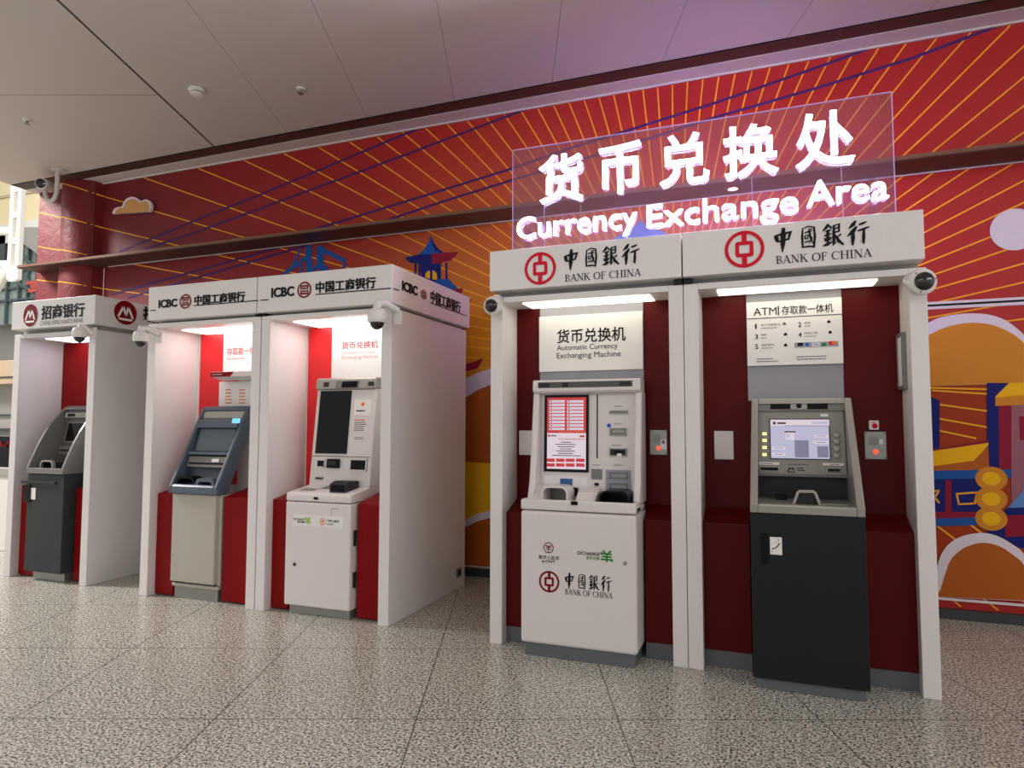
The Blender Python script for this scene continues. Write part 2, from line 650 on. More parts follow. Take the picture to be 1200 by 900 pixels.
BRUSH = [
    [[(.10, .72, .10), (.16, .55, .15), (.20, .40, .06)], [(.12, .70, .05), (.5, .74, .10), (.88, .80, .14), (.76, .46, .06)],
     [(.20, .42, .05), (.5, .46, .08), (.78, .50, .05)], [(.52, 1.02, .10), (.50, .7, .17), (.47, .3, .15), (.44, -.06, .03)]],
    [[(.16, .92, .05), (.12, .5, .09), (.14, .05, .07)], [(.14, .88, .04), (.5, .98, .06), (.86, .92, .08), (.90, .5, .09), (.82, .02, .08), (.72, .08, .02)],
     [(.26, .70, .04), (.50, .74, .07), (.74, .78, .04)], [(.30, .58, .05), (.32, .42, .06)], [(.30, .58, .04), (.48, .60, .06), (.46, .44, .05), (.31, .43, .04)],
     [(.26, .28, .05), (.44, .32, .06), (.56, .36, .03)], [(.56, .88, .06), (.60, .55, .09), (.76, .22, .04)], [(.74, .50, .05), (.54, .24, .05)],
     [(.68, .88, .04), (.74, .82, .06)], [(.16, .08, .05), (.5, .10, .08), (.82, .08, .05)]],
    [[(.30, 1.0, .05), (.20, .85, .10), (.02, .70, .03)], [(.30, .95, .05), (.46, .80, .07)], [(.14, .68, .04), (.30, .70, .08), (.44, .74, .03)],
     [(.08, .50, .04), (.26, .53, .08), (.44, .57, .03)], [(.27, .70, .08), (.26, .4, .10), (.25, .12, .06)], [(.10, .40, .05), (.17, .25, .07)],
     [(.42, .42, .06), (.34, .28, .04)], [(.02, .06, .04), (.24, .12, .11), (.48, .22, .03)], [(.54, .88, .06), (.84, .96, .08), (.82, .62, .06)],
     [(.56, .76, .04), (.80, .80, .05)], [(.56, .60, .05), (.82, .64, .05)], [(.57, .92, .07), (.56, .4, .10), (.55, .06, .09), (.72, .22, .02)],
     [(.92, .52, .06), (.70, .36, .04)], [(.62, .50, .05), (.80, .22, .11), (1.04, .04, .05)]],
    [[(.40, 1.02, .06), (.26, .86, .13), (.04, .70, .02)], [(.44, .78, .06), (.24, .56, .14), (-.04, .38, .02)], [(.26, .58, .08), (.24, .3, .13), (.22, -.02, .05)],
     [(.54, .84, .05), (.72, .88, .08), (.92, .94, .04)], [(.48, .58, .05), (.76, .64, .08), (1.06, .72, .04)], [(.78, .64, .07), (.76, .3, .10), (.74, .02, .09), (.58, .16, .02)]],
]
T_, K_ = .055, .15


def _sf(x, y, w_=.16):
    return [(x - w_, y, T_), (x + w_, y, T_)]


SERIF = {
    'B': (.70, [[(.17, 0, K_), (.17, 1, K_)], _sf(.14, .025, .14), _sf(.14, .975, .14), [(.17, .975, T_), (.40, .96, .07), (.55, .76, K_), (.42, .55, .07), (.17, .52, T_)],
                [(.17, .52, T_), (.44, .50, .07), (.62, .27, K_), (.44, .04, .07), (.17, .025, T_)]]),
    'A': (.82, [[(.10, 0, T_), (.40, 1, T_)], [(.38, 1, K_), (.70, 0, K_)], [(.20, .33, T_), (.58, .33, T_)], _sf(.09, .025, .11), _sf(.70, .025, .14)]),
    'N': (.86, [[(.14, 0, T_), (.14, 1, T_)], [(.14, 1, K_), (.70, 0, K_)], [(.70, 0, T_), (.70, 1, T_)], _sf(.13, .025, .12), _sf(.08, .975, .1), _sf(.70, .975, .12)]),
    'K': (.84, [[(.17, 0, K_), (.17, 1, K_)], _sf(.17, .025), _sf(.17, .975), [(.17, .42, T_), (.62, .97, T_)], [(.36, .60, K_), (.70, .02, K_)], _sf(.63, .975, .12), _sf(.70, .025, .14)]),
    'O': (.88, [[(.42 + .36 * math.sin(t), .5 + .48 * math.cos(t), T_ + (K_ - T_) * abs(math.sin(t))) for t in [math.pi * i / 12 for i in range(25)]]]),
    'F': (.66, [[(.17, 0, K_), (.17, 1, K_)], _sf(.17, .025), [(.03, .972, T_), (.58, .972, T_)], [(.575, .98, T_), (.575, .78, T_)], [(.17, .52, T_), (.44, .52, T_)], [(.44, .40, T_), (.44, .64, T_)]]),
    'C': (.80, [[(.42 + .36 * math.cos(t), .5 + .48 * math.sin(t), T_ + (K_ - T_) * max(0, -math.cos(t))) for t in [.75 + (2 * math.pi - 1.5) * i / 16 for i in range(17)]], [(.70, 1, T_), (.70, .72, T_)]]),
    'H': (.88, [[(.17, 0, K_), (.17, 1, K_)], [(.70, 0, K_), (.70, 1, K_)], [(.17, .51, T_), (.70, .51, T_)], _sf(.17, .025), _sf(.17, .975), _sf(.70, .025), _sf(.70, .975)]),
    'I': (.42, [[(.20, 0, K_), (.20, 1, K_)], _sf(.20, .025), _sf(.20, .975)]),
    ' ': (.36, []),
}


def serif(mb, fr, s, a0, a1, b0, b1, m, h=.003):
    tot = sum(SERIF[c][0] for c in s)
    k = (a1 - a0) / tot
    x = a0
    for c in s:
        adv, st = SERIF[c]
        strokes(mb, fr, st, x, b0, k, b1 - b0, m, h, max(1, (b1 - b0) / k) * .95)
        x += adv * k


def brush(mb, fr, a0, a1, b0, b1, m, h=.003):
    n = 4
    step = (a1 - a0) / (n - .08)
    for i, ch in enumerate(BRUSH):
        sx = step * (.66 if i == 1 else .80)
        strokes(mb, fr, ch, a0 + step * i + (.10 * step if i == 1 else 0), b0, sx, (b1 - b0), m, h, 1.65)


def boc_emblem(mb, fr, a, b, r, m, h=.003, asp=1.0):
    ring(mb, fr, a, b, r * .82, r, m, h, asp)
    t = r * .13
    for s in (1, -1):
        poly(mb, fr, [(a - t, b + s * r * .88 * asp), (a + t, b + s * r * .88 * asp), (a + t, b + s * r * .36 * asp), (a - t, b + s * r * .36 * asp)], m, h + .0002)
    o, i_ = r * .46, r * .26

    def rr(x, y, q):
        pts = []
        for cx, cy, t0 in ((x - q, y - q, 0), (-(x - q), y - q, 90), (-(x - q), -(y - q), 180), (x - q, -(y - q), 270)):
            for j in range(5):
                t = math.radians(t0 + 22.5 * j)
                pts.append((a + cx + q * math.cos(t), b + (cy + q * math.sin(t)) * asp))
        return pts
    A, B = rr(o, o * .92, r * .14), rr(i_, i_ * .86, r * .03)
    n = len(A)
    mb.add([fr.p(*p, h + .0001) for p in A + B], [(i, (i + 1) % n, n + (i + 1) % n, n + i) for i in range(n)], m)


def icbc_emblem(mb, fr, a, b, r, m, h=.003, asp=1.0):
    ring(mb, fr, a, b, r * .80, r, m, h, asp)

    def rc(x0, x1, y0, y1):
        rect(mb, fr, a + x0 * r, a + x1 * r, b + y0 * r * asp, b + y1 * r * asp, m, h)
    rc(-.56, .56, .38, .58); rc(-.56, .56, -.58, -.38)
    rc(-.56, -.36, .06, .40); rc(.36, .56, .06, .40)
    rc(-.56, -.36, -.40, -.06); rc(.36, .56, -.40, -.06)
    rc(-.26, .26, .12, .28); rc(-.26, .26, -.28, -.12)
    rc(-.38, -.10, .06, .13); rc(.10, .38, .06, .13); rc(-.38, -.10, -.13, -.06); rc(.10, .38, -.13, -.06)


def cmb_emblem(mb, fr, a, b, r, h=.003, asp=1.0, m='darkred', wm='paper'):
    disc(mb, fr, a, b, r, m, h, asp)
    g = h + .0015
    P = lambda *q: poly(mb, fr, [(a + x * r, b + y * r * asp) for x, y in q], wm, g)
    P((-.74, -.40), (-.30, .52), (-.12, .52), (-.52, -.40))
    P((-.30, .52), (-.12, .52), (.10, -.32), (-.06, -.32))
    P((-.06, -.32), (.10, -.32), (.30, .52), (.12, .52))
    P((.12, .52), (.30, .52), (.74, -.40), (.52, -.40))
    P((-.66, -.48), (.66, -.48), (.54, -.66), (-.54, -.66))


def ecny_emblem(mb, fr, a, b, r, m, h=.003, asp=1.0):
    ring(mb, fr, a, b, r * .84, r, m, h, asp)
    k = .13
    strokes(mb, fr, [[(-.45, .45, k), (0, .05, k)], [(.45, .45, k), (0, .05, k)], [(0, .05, k), (0, -.8, k)], [(-.5, .02, k), (.5, .02, k)], [(-.5, -.28, k), (.5, -.28, k)],
                     [(-.7, .3, k), (.7, .3, k)]], a, b, r, r * asp, m, h, 1.0)


def goat_mark(mb, fr, a, b, sx, sy, m, h=.003):
    k = .15
    strokes(mb, fr, [[(-.3, .5, k), (-.12, .28, k)], [(.36, .5, k), (.12, .28, k)], [(-.5, .2, k), (.42, .2, k)], [(-.4, -.05, k), (.4, -.05, k)], [(-.5, -.3, k), (.5, -.3, k)],
                     [(0, .28, k), (0, -.55, k)], [(-.5, .2, k), (-.36, .38, k * .5)], [(.5, -.3, k), (.36, -.5, k * .5)]], a, b, sx, sy, m, h, 1.0)


def microlines(mb, fr, a0, a1, b0, b1, n, m, h=.003, fill=.42, seed=1):
    rnd = random.Random(seed)
    st = (b1 - b0) / n
    for i in range(n):
        x = a0
        end = a0 + (a1 - a0) * rnd.uniform(.7, 1)
        while x < end:
            wd = (a1 - a0) * rnd.uniform(.06, .16)
            rect(mb, fr, x, min(end, x + wd), b1 - st * (i + .5 + fill / 2), b1 - st * (i + .5 - fill / 2), m, h)
            x += wd + (a1 - a0) * .018

# ------------------------------------------------------------------ the setting
YW = 6.1745
struct('floor', MB().box(-40, 8, -9, 30, -.12, 0, 'floor'))
struct('ceiling', MB().box(-9.4, 7, -8, 5.79, 4.71, 4.9, 'ceil'))
struct('trim_1', MB().box(-9.4, 7, 5.79, 5.97, 4.705, 4.9, 'bronze').box(-9.4, 7, 5.785, 5.79, 4.70, 4.715, 'm_black'))
struct('trim_2', MB().box(-9.4, 7, 5.97, 6.30, 4.70, 4.9, 'cornice').box(-8.95, 7, 6.155, 6.172, 4.685, 4.70, 'cornice'))
struct('wall_back', MB().box(-9.32, 7, 6.20, 6.6, 0, 5.4, 'cornice'))
struct('trim_3', MB().box(-9.24, 7, 5.8144, 6.165, 3.565, 3.60, 'bronze').box(-9.245, 7, 5.808, 5.8144, 3.572, 3.602, 'gold_edge')
       .box(-8.0, 7, 6.155, 6.165, 3.555, 3.565, 'cornice'))
struct('baseboard_back', MB().box(-7.9, 7, 6.12, 6.19, 0, .075, 'halldark'))

# hall beyond the left end
hb = MB()
hb.box(-40, -12, 14, 14.4, 0, 5.2, 'hallgrey')
struct('wall_hall', hb)
struct('trim_4', MB().box(-40, -12, 13.7, 14.2, 7.75, 11.5, 'cream').box(-40, -12, 13.66, 13.7, 8.7, 8.78, 'beige').box(-40, -12, 13.66, 13.7, 9.6, 9.66, 'beige'))
struct('trim_5', MB().box(-40, -12, 13.4, 14.2, 7.1, 7.7, 'hallwhite'))
struct('ceiling_hall', MB().box(-40, -9.6, 13.0, 26, 11.6, 11.9, 'hallwhite'))
sl = MB()
sl.ext([at(8, 268, 13.3) and (at(8, 268, 13.3)[0], 13.3, at(8, 268, 13.3)[1]), (at(44, 268, 13.3)[0], 13.3, at(44, 268, 13.3)[1]), (at(44, 300, 13.3)[0], 13.3, at(44, 300, 13.3)[1]), (at(22, 284, 13.3)[0], 13.3, at(22, 284, 13.3)[1])], (0, .3, 0), 'hallgrey')
struct('trim_6', sl)
# dark opening and teal glazing of the far gallery
g = MB()
x0, z0 = at(-20, 372, 13.6)
x1, z1 = at(60, 282, 13.6)
g.box(x0, x1, 13.6, 13.66, 4.6, 7.1, 'teal')
gl = g.build('window_1')
gl['kind'] = 'structure'
fr_ = MB()
for px in (-6, 9, 23, 33, 43):
    X = at(px, 330, 13.55)[0]
    fr_.box(X - .03, X + .03, 13.5, 13.6, 4.6, 7.1, 'tealdark')
for py in (318, 338, 352):
    Z = at(30, py, 13.55)[1]
    fr_.box(x0, x1, 13.52, 13.6, Z - .03, Z + .03, 'tealdark')
for a_, b_ in (((20, 296), (44, 318)), ((24, 322), (44, 342)), ((10, 328), (40, 344))):
    A_, B_ = at(*a_, 13.5), at(*b_, 13.5)
    fr_.tube([(A_[0], 13.5, A_[1]), (B_[0], 13.5, B_[1])], .05, 'tealdark', 6)
dk0, dk1 = at(-8, 310, 13.45), at(8, 277, 13.45)
fr_.box(dk0[0], dk1[0], 13.4, 13.5, dk0[1], dk1[1], 'halldark')
f_ = fr_.build('window_frame', gl)
lg = MB()
for px, py in ((38, 333), (43, 337), (40, 342)):
    a_ = at(px, py, 13.45)
    lg.box(a_[0] - .25, a_[0] + .25, 13.42, 13.46, a_[1] - .05, a_[1] + .05, 'screenorange')
lg.build('lit_strip', gl)

tr = thing('ladder_truss', 'tall white ladder truss in the open hall beyond the left end of the mural', 'truss', (at(16, 330, 9)[0], 9, at(16, 330, 9)[1]))
t = MB()
for px in (11.5, 20.5):
    X, Z = at(px, 330, 9)
    t.box(X - .05, X + .05, 8.95, 9.05, Z, 7.6, 'truss')
t.build('chord', tr, .01)
X0, X1 = at(11.5, 330, 9)[0], at(20.5, 330, 9)[0]
zz = at(16, 330, 9)[1]
MB().box(X0, X1, 8.96, 9.04, zz - .03, zz + .28, 'truss').build('gusset', tr)
k = 0
while zz + .75 + k * .55 < 7.5:
    z_ = zz + .75 + k * .55
    MB().box(X0, X1, 8.97, 9.03, z_, z_ + .12, 'truss').build('rung', tr)
    k += 1
t = MB()
for py in (273, 312):
    A_, B_ = at(-25, py, 9.2), at(14, py, 9.2)
    t.tube([(A_[0], 9.2, A_[1]), (B_[0], 9.2, B_[1])], .09, 'truss', 10)
A_, B_, C_ = at(-20, 362, 9.2), at(3, 325, 9.2), at(11, 316, 9.2)
t.tube([(A_[0], 9.2, A_[1]), (B_[0], 9.2, B_[1]), (C_[0], 9.2, C_[1])], .12, 'truss', 10)
t.build('pipe_arm', tr, smooth=True)

# the stall at the far left, seen in the sliver beside the grey-white booth
st = thing('stall', 'beige and grey shop stall at the far left edge beside the grey white booth', 'stall', (-9.3, 5.5, 0))
MB().box(-10.6, -8.1, 5.25, 5.7, 1.98, 2.26, 'beige').box(-10.6, -8.1, 5.24, 5.25, 2.05, 2.07, 'halldark').build('fascia', st, .006)
MB().box(-10.6, -8.1, 5.4, 5.7, 1.35, 1.98, 'hallgrey').box(-10.6, -8.1, 5.38, 5.4, 1.60, 1.62, 'halldark').box(-10.6, -8.1, 5.37, 5.4, 1.42, 1.45, 'halldark').build('shutter', st)
d = MB().box(-10.6, -8.1, 5.35, 5.7, .98, 1.35, 'black')
for i in range(26):
    X = -9.2 + i * .043
    d.box(X, X + .022, 5.34, 5.35, 1.22 + random.uniform(-.03, .04), 1.27 + random.uniform(-.02, .04), 'darkred')
d.build('display', st)
MB().box(-10.6, -8.1, 5.3, 5.7, .0, .98, 'hallwhite').box(-10.6, -8.1, 5.28, 5.3, .88, .98, 'hallgrey').build('counter', st, .01)

# ------------------------------------------------------------------ mural
CX, CZ = -.758, 2.065


def ysurf(X):
    d = abs(X + 8.47)
    if d < .31:
        return YW - .24 * math.sqrt(max(0, 1 - (d / .31) ** 2)) - .02
    if X < -8.78:
        return YW - .06
    return YW


mu = MB()
xs = [-9.32 + i * .02 for i in range(66)] + [-8.0 + .5 * i for i in range(25)]
xs = sorted(set(round(x, 3) for x in xs))
zs = [.075 + i * (4.70 - .075) / 12 for i in range(13)]
vs = [(x, ysurf(x), z) for x in xs for z in zs] + [(x, 6.195, z) for x in xs for z in (zs[0], zs[-1])]
nz = len(zs)
fs = [(i * nz + j, (i + 1) * nz + j, (i + 1) * nz + j + 1, i * nz + j + 1) for i in range(len(xs) - 1) for j in range(nz - 1)]
o = len(xs) * nz
for i in range(len(xs) - 1):
    fs.append((i * nz, (i + 1) * nz, o + 2 * i + 2, o + 2 * i))
    fs.append((i * nz + nz - 1, (i + 1) * nz + nz - 1, o + 2 * i + 3, o + 2 * i + 1))
fs.append(tuple(range(nz)) + (o + 1, o))
mu.add(vs, fs, 'mural')


def strip(pts, width, m, h):             # a printed line that follows the wall and the column
    P = [Vector(p) for p in pts]
    Q = [P[0]]
    for a, b in zip(P, P[1:]):
        n = max(1, int((b - a).length / (.05 if min(a.x, b.x) < -7.9 else .8)))
        for i in range(1, n + 1):
            Q.append(a.lerp(b, i / n))
    L, R = [], []
    for i, p in enumerate(Q):
        d = (Q[min(i + 1, len(Q) - 1)] - Q[max(i - 1, 0)]).normalized()
        nr = Vector((-d.y, d.x)) * width / 2
        L.append(p + nr)
        R.append(p - nr)
    n = len(Q)
    mu.add([(p.x, ysurf(p.x) - h, p.y) for p in L + R], [(i, i + 1, n + i + 1, n + i) for i in range(n - 1)], m)


for k in range(120):
    a = math.radians(3 * k - .4)
    dx, dz = math.cos(a), math.sin(a)
    tm = 20
    if dx > 1e-6: tm = min(tm, (4.0 - CX) / dx)
    if dx < -1e-6: tm = min(tm, (-9.3 - CX) / dx)
    if dz > 1e-6: tm = min(tm, (4.68 - CZ) / dz)
    if dz < -1e-6: tm = min(tm, (.09 - CZ) / dz)
    strip([(CX + dx * .45, CZ + dz * .45), (CX + dx * tm, CZ + dz * tm)], .0125, 'm_gold', .002)
W = lambda px, py: at(px, py, YW)
for ln in ([(131, 346.7), (267, 308), (335, 288.5)], [(149, 350.7), (320, 300), (360, 288)], [(139, 297), (240, 254.7), (300, 231), (390, 193), (475, 157), (520, 140)], [(165, 294.7), (230, 273), (300, 247), (450, 191), (600, 134), (640, 118)],
           [(300, 285), (360, 272), (480, 235), (600, 197.5), (660, 176), (743, 150), (840, 119), (965, 75), (1035, 49)],
           [(437, 264), (520, 236), (600, 211), (700, 181), (840, 136), (960, 101), (1070, 66), (1180, 24)]):
    strip([W(*p) for p in ln], .026, 'm_purple', .003)
for X in (-8.785, -8.09):
    strip([(X, .2), (X, 3.55)], .014, 'm_white', .0035)
FW = FY(YW)


def smooth_line(pts, n=5):               # Catmull-Rom through the points
    out = []
    for i in range(len(pts) - 1):
        p = [Vector(pts[max(0, min(len(pts) - 1, j))]) for j in (i - 1, i, i + 1, i + 2)]
        for k in range(n):
            t_ = k / n
            out.append(tuple(.5 * ((2 * p[1]) + (p[2] - p[0]) * t_ + (2 * p[0] - 5 * p[1] + 4 * p[2] - p[3]) * t_ ** 2 + (3 * p[1] - p[0] - 3 * p[2] + p[3]) * t_ ** 3)))
    return out + [tuple(pts[-1])]


def shp(pts, m, h):
    poly(mu, FW, [W(*p) for p in pts], m, h)


# white disc
r_ = .165
disc(mu, FW, W(1159, 268)[0] + r_, W(1180, 268)[1], r_, 'm_white', .006, 1, 40)
# white, black, white band
zt, zb = W(1140, 349.5)[1], W(1140, 358.5)[1]
rect(mu, FW, .3, 4.2, zb, zt, 'm_white', .006)
rect(mu, FW, .3, 4.2, zb + (zt - zb) * .38, zb + (zt - zb) * .66, 'm_black', .007)
# upper cloud at the right
out_ = [(1072, 385), (1083, 379), (1100, 371), (1120, 367), (1139, 365.7), (1160, 367.5), (1180, 375), (1200, 391), (1220, 412), (1235, 440)]
in_ = [(1060, 403), (1084, 393), (1105, 383), (1125, 378), (1144, 376.7), (1165, 380), (1185, 389), (1200, 401), (1215, 420), (1222, 444)]
shp(smooth_line(out_) + [(1235, 446), (1060, 452)], 'm_white', .008)
shp(smooth_line(in_) + [(1222, 446), (1060, 452)], 'm_orange', .009)
# street scene below it
shp([(1060, 452), (1235, 446), (1235, 700), (1060, 690)], 'm_brick', .0028)
for a_, b_ in (((1090, 453), (1157, 454.5)), ((1092, 456), (1157, 460)), ((1100, 472.5), (1157, 480)), ((1100, 489), (1157, 499)), ((1100, 503), (1144, 512)), ((1095, 612), (1122, 632)), ((1136, 612), (1160, 630))):
    strip([W(*a_), W(*b_)], .014, 'm_gold', .0085)
shp([(1088, 462), (1101, 468), (1101, 525), (1088, 530)], 'm_navy', .009)
shp([(1088, 526), (1158, 514), (1158, 520), (1088, 534)], 'm_crim', .0095)
shp([(1156, 447), (1186, 447), (1171, 470), (1171, 640), (1157, 640)], 'm_navy', .0092)
shp([(1170, 470), (1185, 470), (1185, 560), (1171, 560)], 'm_crim', .0094)
shp([(1182, 447), (1235, 446), (1235, 470), (1166, 473), (1166, 463)], 'm_yellow', .0100)
shp([(1166, 464), (1235, 458), (1235, 471), (1166, 474)], 'm_orange', .0102)
shp([(1184, 473), (1235, 471), (1235, 640), (1186, 640)], 'm_mauve', .0090)
shp([(1194, 486), (1235, 484), (1235, 512), (1195, 514)], 'm_crim', .0104)
shp([(1092, 527), (1158, 517), (1158, 520), (1141, 538), (1092, 545)], 'm_yellow', .0106)
shp([(1092, 540), (1141, 535), (1158, 522), (1159, 550), (1092, 552)], 'm_rust', .0103)
shp([(1092, 550), (1185, 548), (1185, 558), (1092, 560)], 'm_blue', .0108)
shp([(1092, 560), (1152, 559), (1152, 600), (1092, 600)], 'm_navy', .0107)
shp([(1108, 561), (1115, 561), (1115, 600), (1108, 600)], 'm_crim', .0109)
shp([(1092, 598), (1158, 598), (1158, 605), (1092, 606)], 'm_crim', .0110)
shp([(1092, 606), (1150, 604), (1150, 613), (1092, 615)], 'm_blue', .0111)
for a_, b_ in (((1120, 577), (1146, 575)), ((1121, 577), (1124, 590)), ((1145, 575), (1142, 589)), ((1124, 589), (1142, 588)), ((1094, 574), (1101, 573)), ((1100, 574), (1093, 585)), ((1094, 579), (1101, 588))):
    strip([W(*a_), W(*b_)], .014, 'm_gold', .0115)
shp([(1170, 600), (1235, 560), (1235, 640), (1170, 640)], 'm_navy', .0112)
shp([(1181, 593), (1205, 566), (1225, 592)], 'm_light', .0114)
shp([(1178, 602), (1235, 600), (1235, 625), (1178, 627)], 'm_crim', .0116)
for ci, cy in enumerate((559, 582.7, 605.7)):
    X, Z = W(1161.5, cy)
    disc(mu, FW, X, Z, .105, 'm_orange', .0118 + ci * .0006, .88)
    disc(mu, FW, X, Z, .06, 'm_yellow', .0121 + ci * .0006, .88)
# lower cloud at the right
out2 = [(1090, 690), (1096, 672), (1103, 648), (1115, 633), (1132, 625), (1152, 622.5), (1170, 626.5), (1190, 638), (1200, 647), (1225, 680)]
in2 = [(1102, 690), (1108, 670), (1115, 653), (1130, 640), (1150, 634), (1170, 637.5), (1187, 648), (1200, 660), (1215, 690)]
shp(smooth_line(out2) + [(1225, 703), (1090, 697)], 'm_white', .0140)
shp(smooth_line(in2) + [(1215, 702), (1096, 697), (1098, 694)], 'm_rust', .0146)
rect(mu, FW, .3, 4.2, W(1150, 704.5)[1], W(1150, 701.5)[1], 'm_white', .0152)
# strip seen between the two rows of booths
shp([(530, 452), (546, 444), (560, 437), (575, 432), (600, 428), (600, 545), (530, 540)], 'm_white', .004)
shp([(530, 476), (546, 466), (560, 457), (575, 451), (600, 446), (600, 545), (530, 540)], 'm_rust', .005)
shp([(530, 540), (600, 543), (600, 600), (530, 612)], 'm_yellow', .0015)
shp([(530, 616), (546, 609), (560, 602), (575, 598), (600, 596), (600, 668), (530, 661)], 'm_white', .004)
shp([(530, 628), (546, 618), (560, 611), (575, 607), (600, 605), (600, 668), (530, 661)], 'm_rust', .005)
rect(mu, FW, -3.6, -1.5, .082, .094, 'm_white', .006)
for q in ([(540, 353), (549, 353), (553, 351), (549, 358), (540, 366)], [(540, 381), (547, 379), (551, 379), (547, 385), (540, 389)], [(540, 429), (556, 424), (567, 419), (560, 432), (548, 435), (540, 436)]):
    shp(q, 'm_crim', .006)
# pagoda above the middle booths
pg = lambda x, y: (400 + x / 5.4545, 250 + y / 5.4545)
shp([pg(*p) for p in ((570, 145), (590, 190), (615, 225), (655, 255), (575, 268))], 'm_navy', .0042)
shp([pg(*p) for p in ((570, 145), (555, 190), (530, 230), (490, 268), (575, 268))], 'm_blue', .0041)
shp([pg(*p) for p in ((570, 145), (580, 200), (600, 240), (640, 258), (575, 262))], 'm_blue', .0043)
shp([pg(*p) for p in ((408, 283), (490, 266), (580, 262), (580, 326), (520, 328), (440, 318), (415, 303))], 'm_navy', .0045)
shp([pg(*p) for p in ((575, 262), (650, 252), (745, 248), (735, 270), (700, 300), (640, 318), (575, 326))], 'm_crim', .0046)
shp([pg(*p) for p in ((508, 322), (636, 318), (636, 450), (508, 420))], 'm_navy', .0044)
for x_ in (465, 492, 664):
    shp([pg(x_, 318), pg(x_ + 13, 316), pg(x_ + 13, 440), pg(x_, 420)], 'm_navy', .0044)
shp([pg(*p) for p in ((535, 410), (538, 385), (555, 370), (590, 368), (608, 385), (612, 425), (575, 425))], 'm_yellow', .0047)
shp([pg(*p) for p in ((566, 368), (582, 368), (582, 440), (566, 440))], 'm_navy', .0048)
shp([pg(*p) for p in ((585, 436), (636, 420), (690, 424), (715, 455), (755, 486), (700, 500), (620, 470))], 'm_blue', .0047)
shp([pg(*p) for p in ((700, 488), (780, 480), (765, 515), (740, 520))], 'm_crim', .0048)
# blue crane frame left of it, and the blue roof behind the lit sign
bb = lambda x, y: W(300 + x / 4, 120 + y / 4)
for ln, wd in (([(245, 675), (248, 800)], .09), ([(300, 675), (300, 765), (330, 800)], .1), ([(300, 690), (415, 745), (412, 778)], .05), ([(240, 725), (175, 775), (130, 808)], .05),
               ([(210, 690), (180, 745), (170, 770)], .03), ([(210, 760), (208, 800)], .04), ([(300, 760), (262, 795)], .05)):
    strip([bb(*p) for p in ln], wd, 'm_blue', .0032 + .0003 * (wd * 100 % 7) + ln[0][1] * 1e-6)
shp([(690, 300), (712, 283), (730, 272), (743, 265), (750, 257), (757, 264), (775, 270), (790, 280), (805, 300)], 'm_light', .0045)
tag(mu.build('mural', None), 'long red and gold printed mural with sun rays covering the back wall and column', 'mural')

cl = MB()
cpts = []
for cx, cy, rx, ry, t0, t1 in ((139, 252, 8, 8, 180, 80), (154, 245, 11.5, 13, 170, 35), (170, 243, 6.5, 8, 120, -50)):
    for i in range(9):
        t_ = math.radians(t0 + (t1 - t0) * i / 8)
        cpts.append((cx + rx * math.cos(t_), cy - ry * math.sin(t_)))
cw = [at(*p, YW - .06) for p in cpts]
cl.front(cw, YW - .06, YW - .022, 'm_white')
mxx = sum(p[0] for p in cw) / len(cw)
mnz = min(p[1] for p in cw)
cl2 = MB()
cl2.front([(mxx + (x - mxx) * .88 + .015, mnz + (z - mnz) * .86) for x, z in cw], YW - .066, YW - .06, 'm_tan')
co = cl.build('cloud_cutout', None)
BASE[co.name] = tuple(co.location)
tag(co, 'small raised cloud cutout with white rim high on the left of the mural', 'cutout')
cl2.build('cloud_face', co)

# ------------------------------------------------------------------ booths
J = .09


def booth(name, label, group, x0, x1, Yf, Yb, Yend, sx0, sx1, wht, redm, ztop, low, inner, plinth, light, lightm, wrap_right, wrap_left=False):
    r = thing(name, label, 'booth', ((x0 + x1) / 2, Yf, 0), group)
    zt = 2.36
    MB().box(x0, x0 + J, Yf, Yend, 0, zt + .04, wht).build('side_panel', r, .004)
    MB().box(x1 - J, x1, Yf, Yend, 0, zt + .04, wht).build('side_panel', r, .004)
    MB().box(x0 + J, x1 - J, Yf, Yend, zt, zt + .04, wht).build('canopy_ceiling', r, .003)
    MB().box(x0 + .03, x1 - .03, Yf + .07, Yend - .05, zt + .04, ztop, 'recess').build('recess_band', r)
    sb = MB()
    sb.box(sx0, sx1, Yf - .06, Yend if (wrap_right or wrap_left) else Yf + .62, ztop, 2.718, wht)
    sign = sb.build('sign_box', r, .004)
    # back
    MB().box(x0 + J, x1 - J, Yb, Yb + .04, 0, zt, inner).build('back_panel', r)
    lt = MB()
    xa, xb, ya, yb = light
    lt.box(xa, xb, ya, yb, zt - .006, zt - .0005, lightm)
    lt.build('light_panel', r)
    for (a, b) in low:
        q = MB().side([(Yf + .08, plinth), (Yf + .08, .885), (Yb, .965), (Yb, plinth)], a, b, redm)
        lp = q.build('low_ledge', r, .004)
        if plinth > .02:
            MB().box(a, b, Yf + .09, Yb, 0, plinth, 'plinth').build('ledge_plinth', lp)
    return r, sign


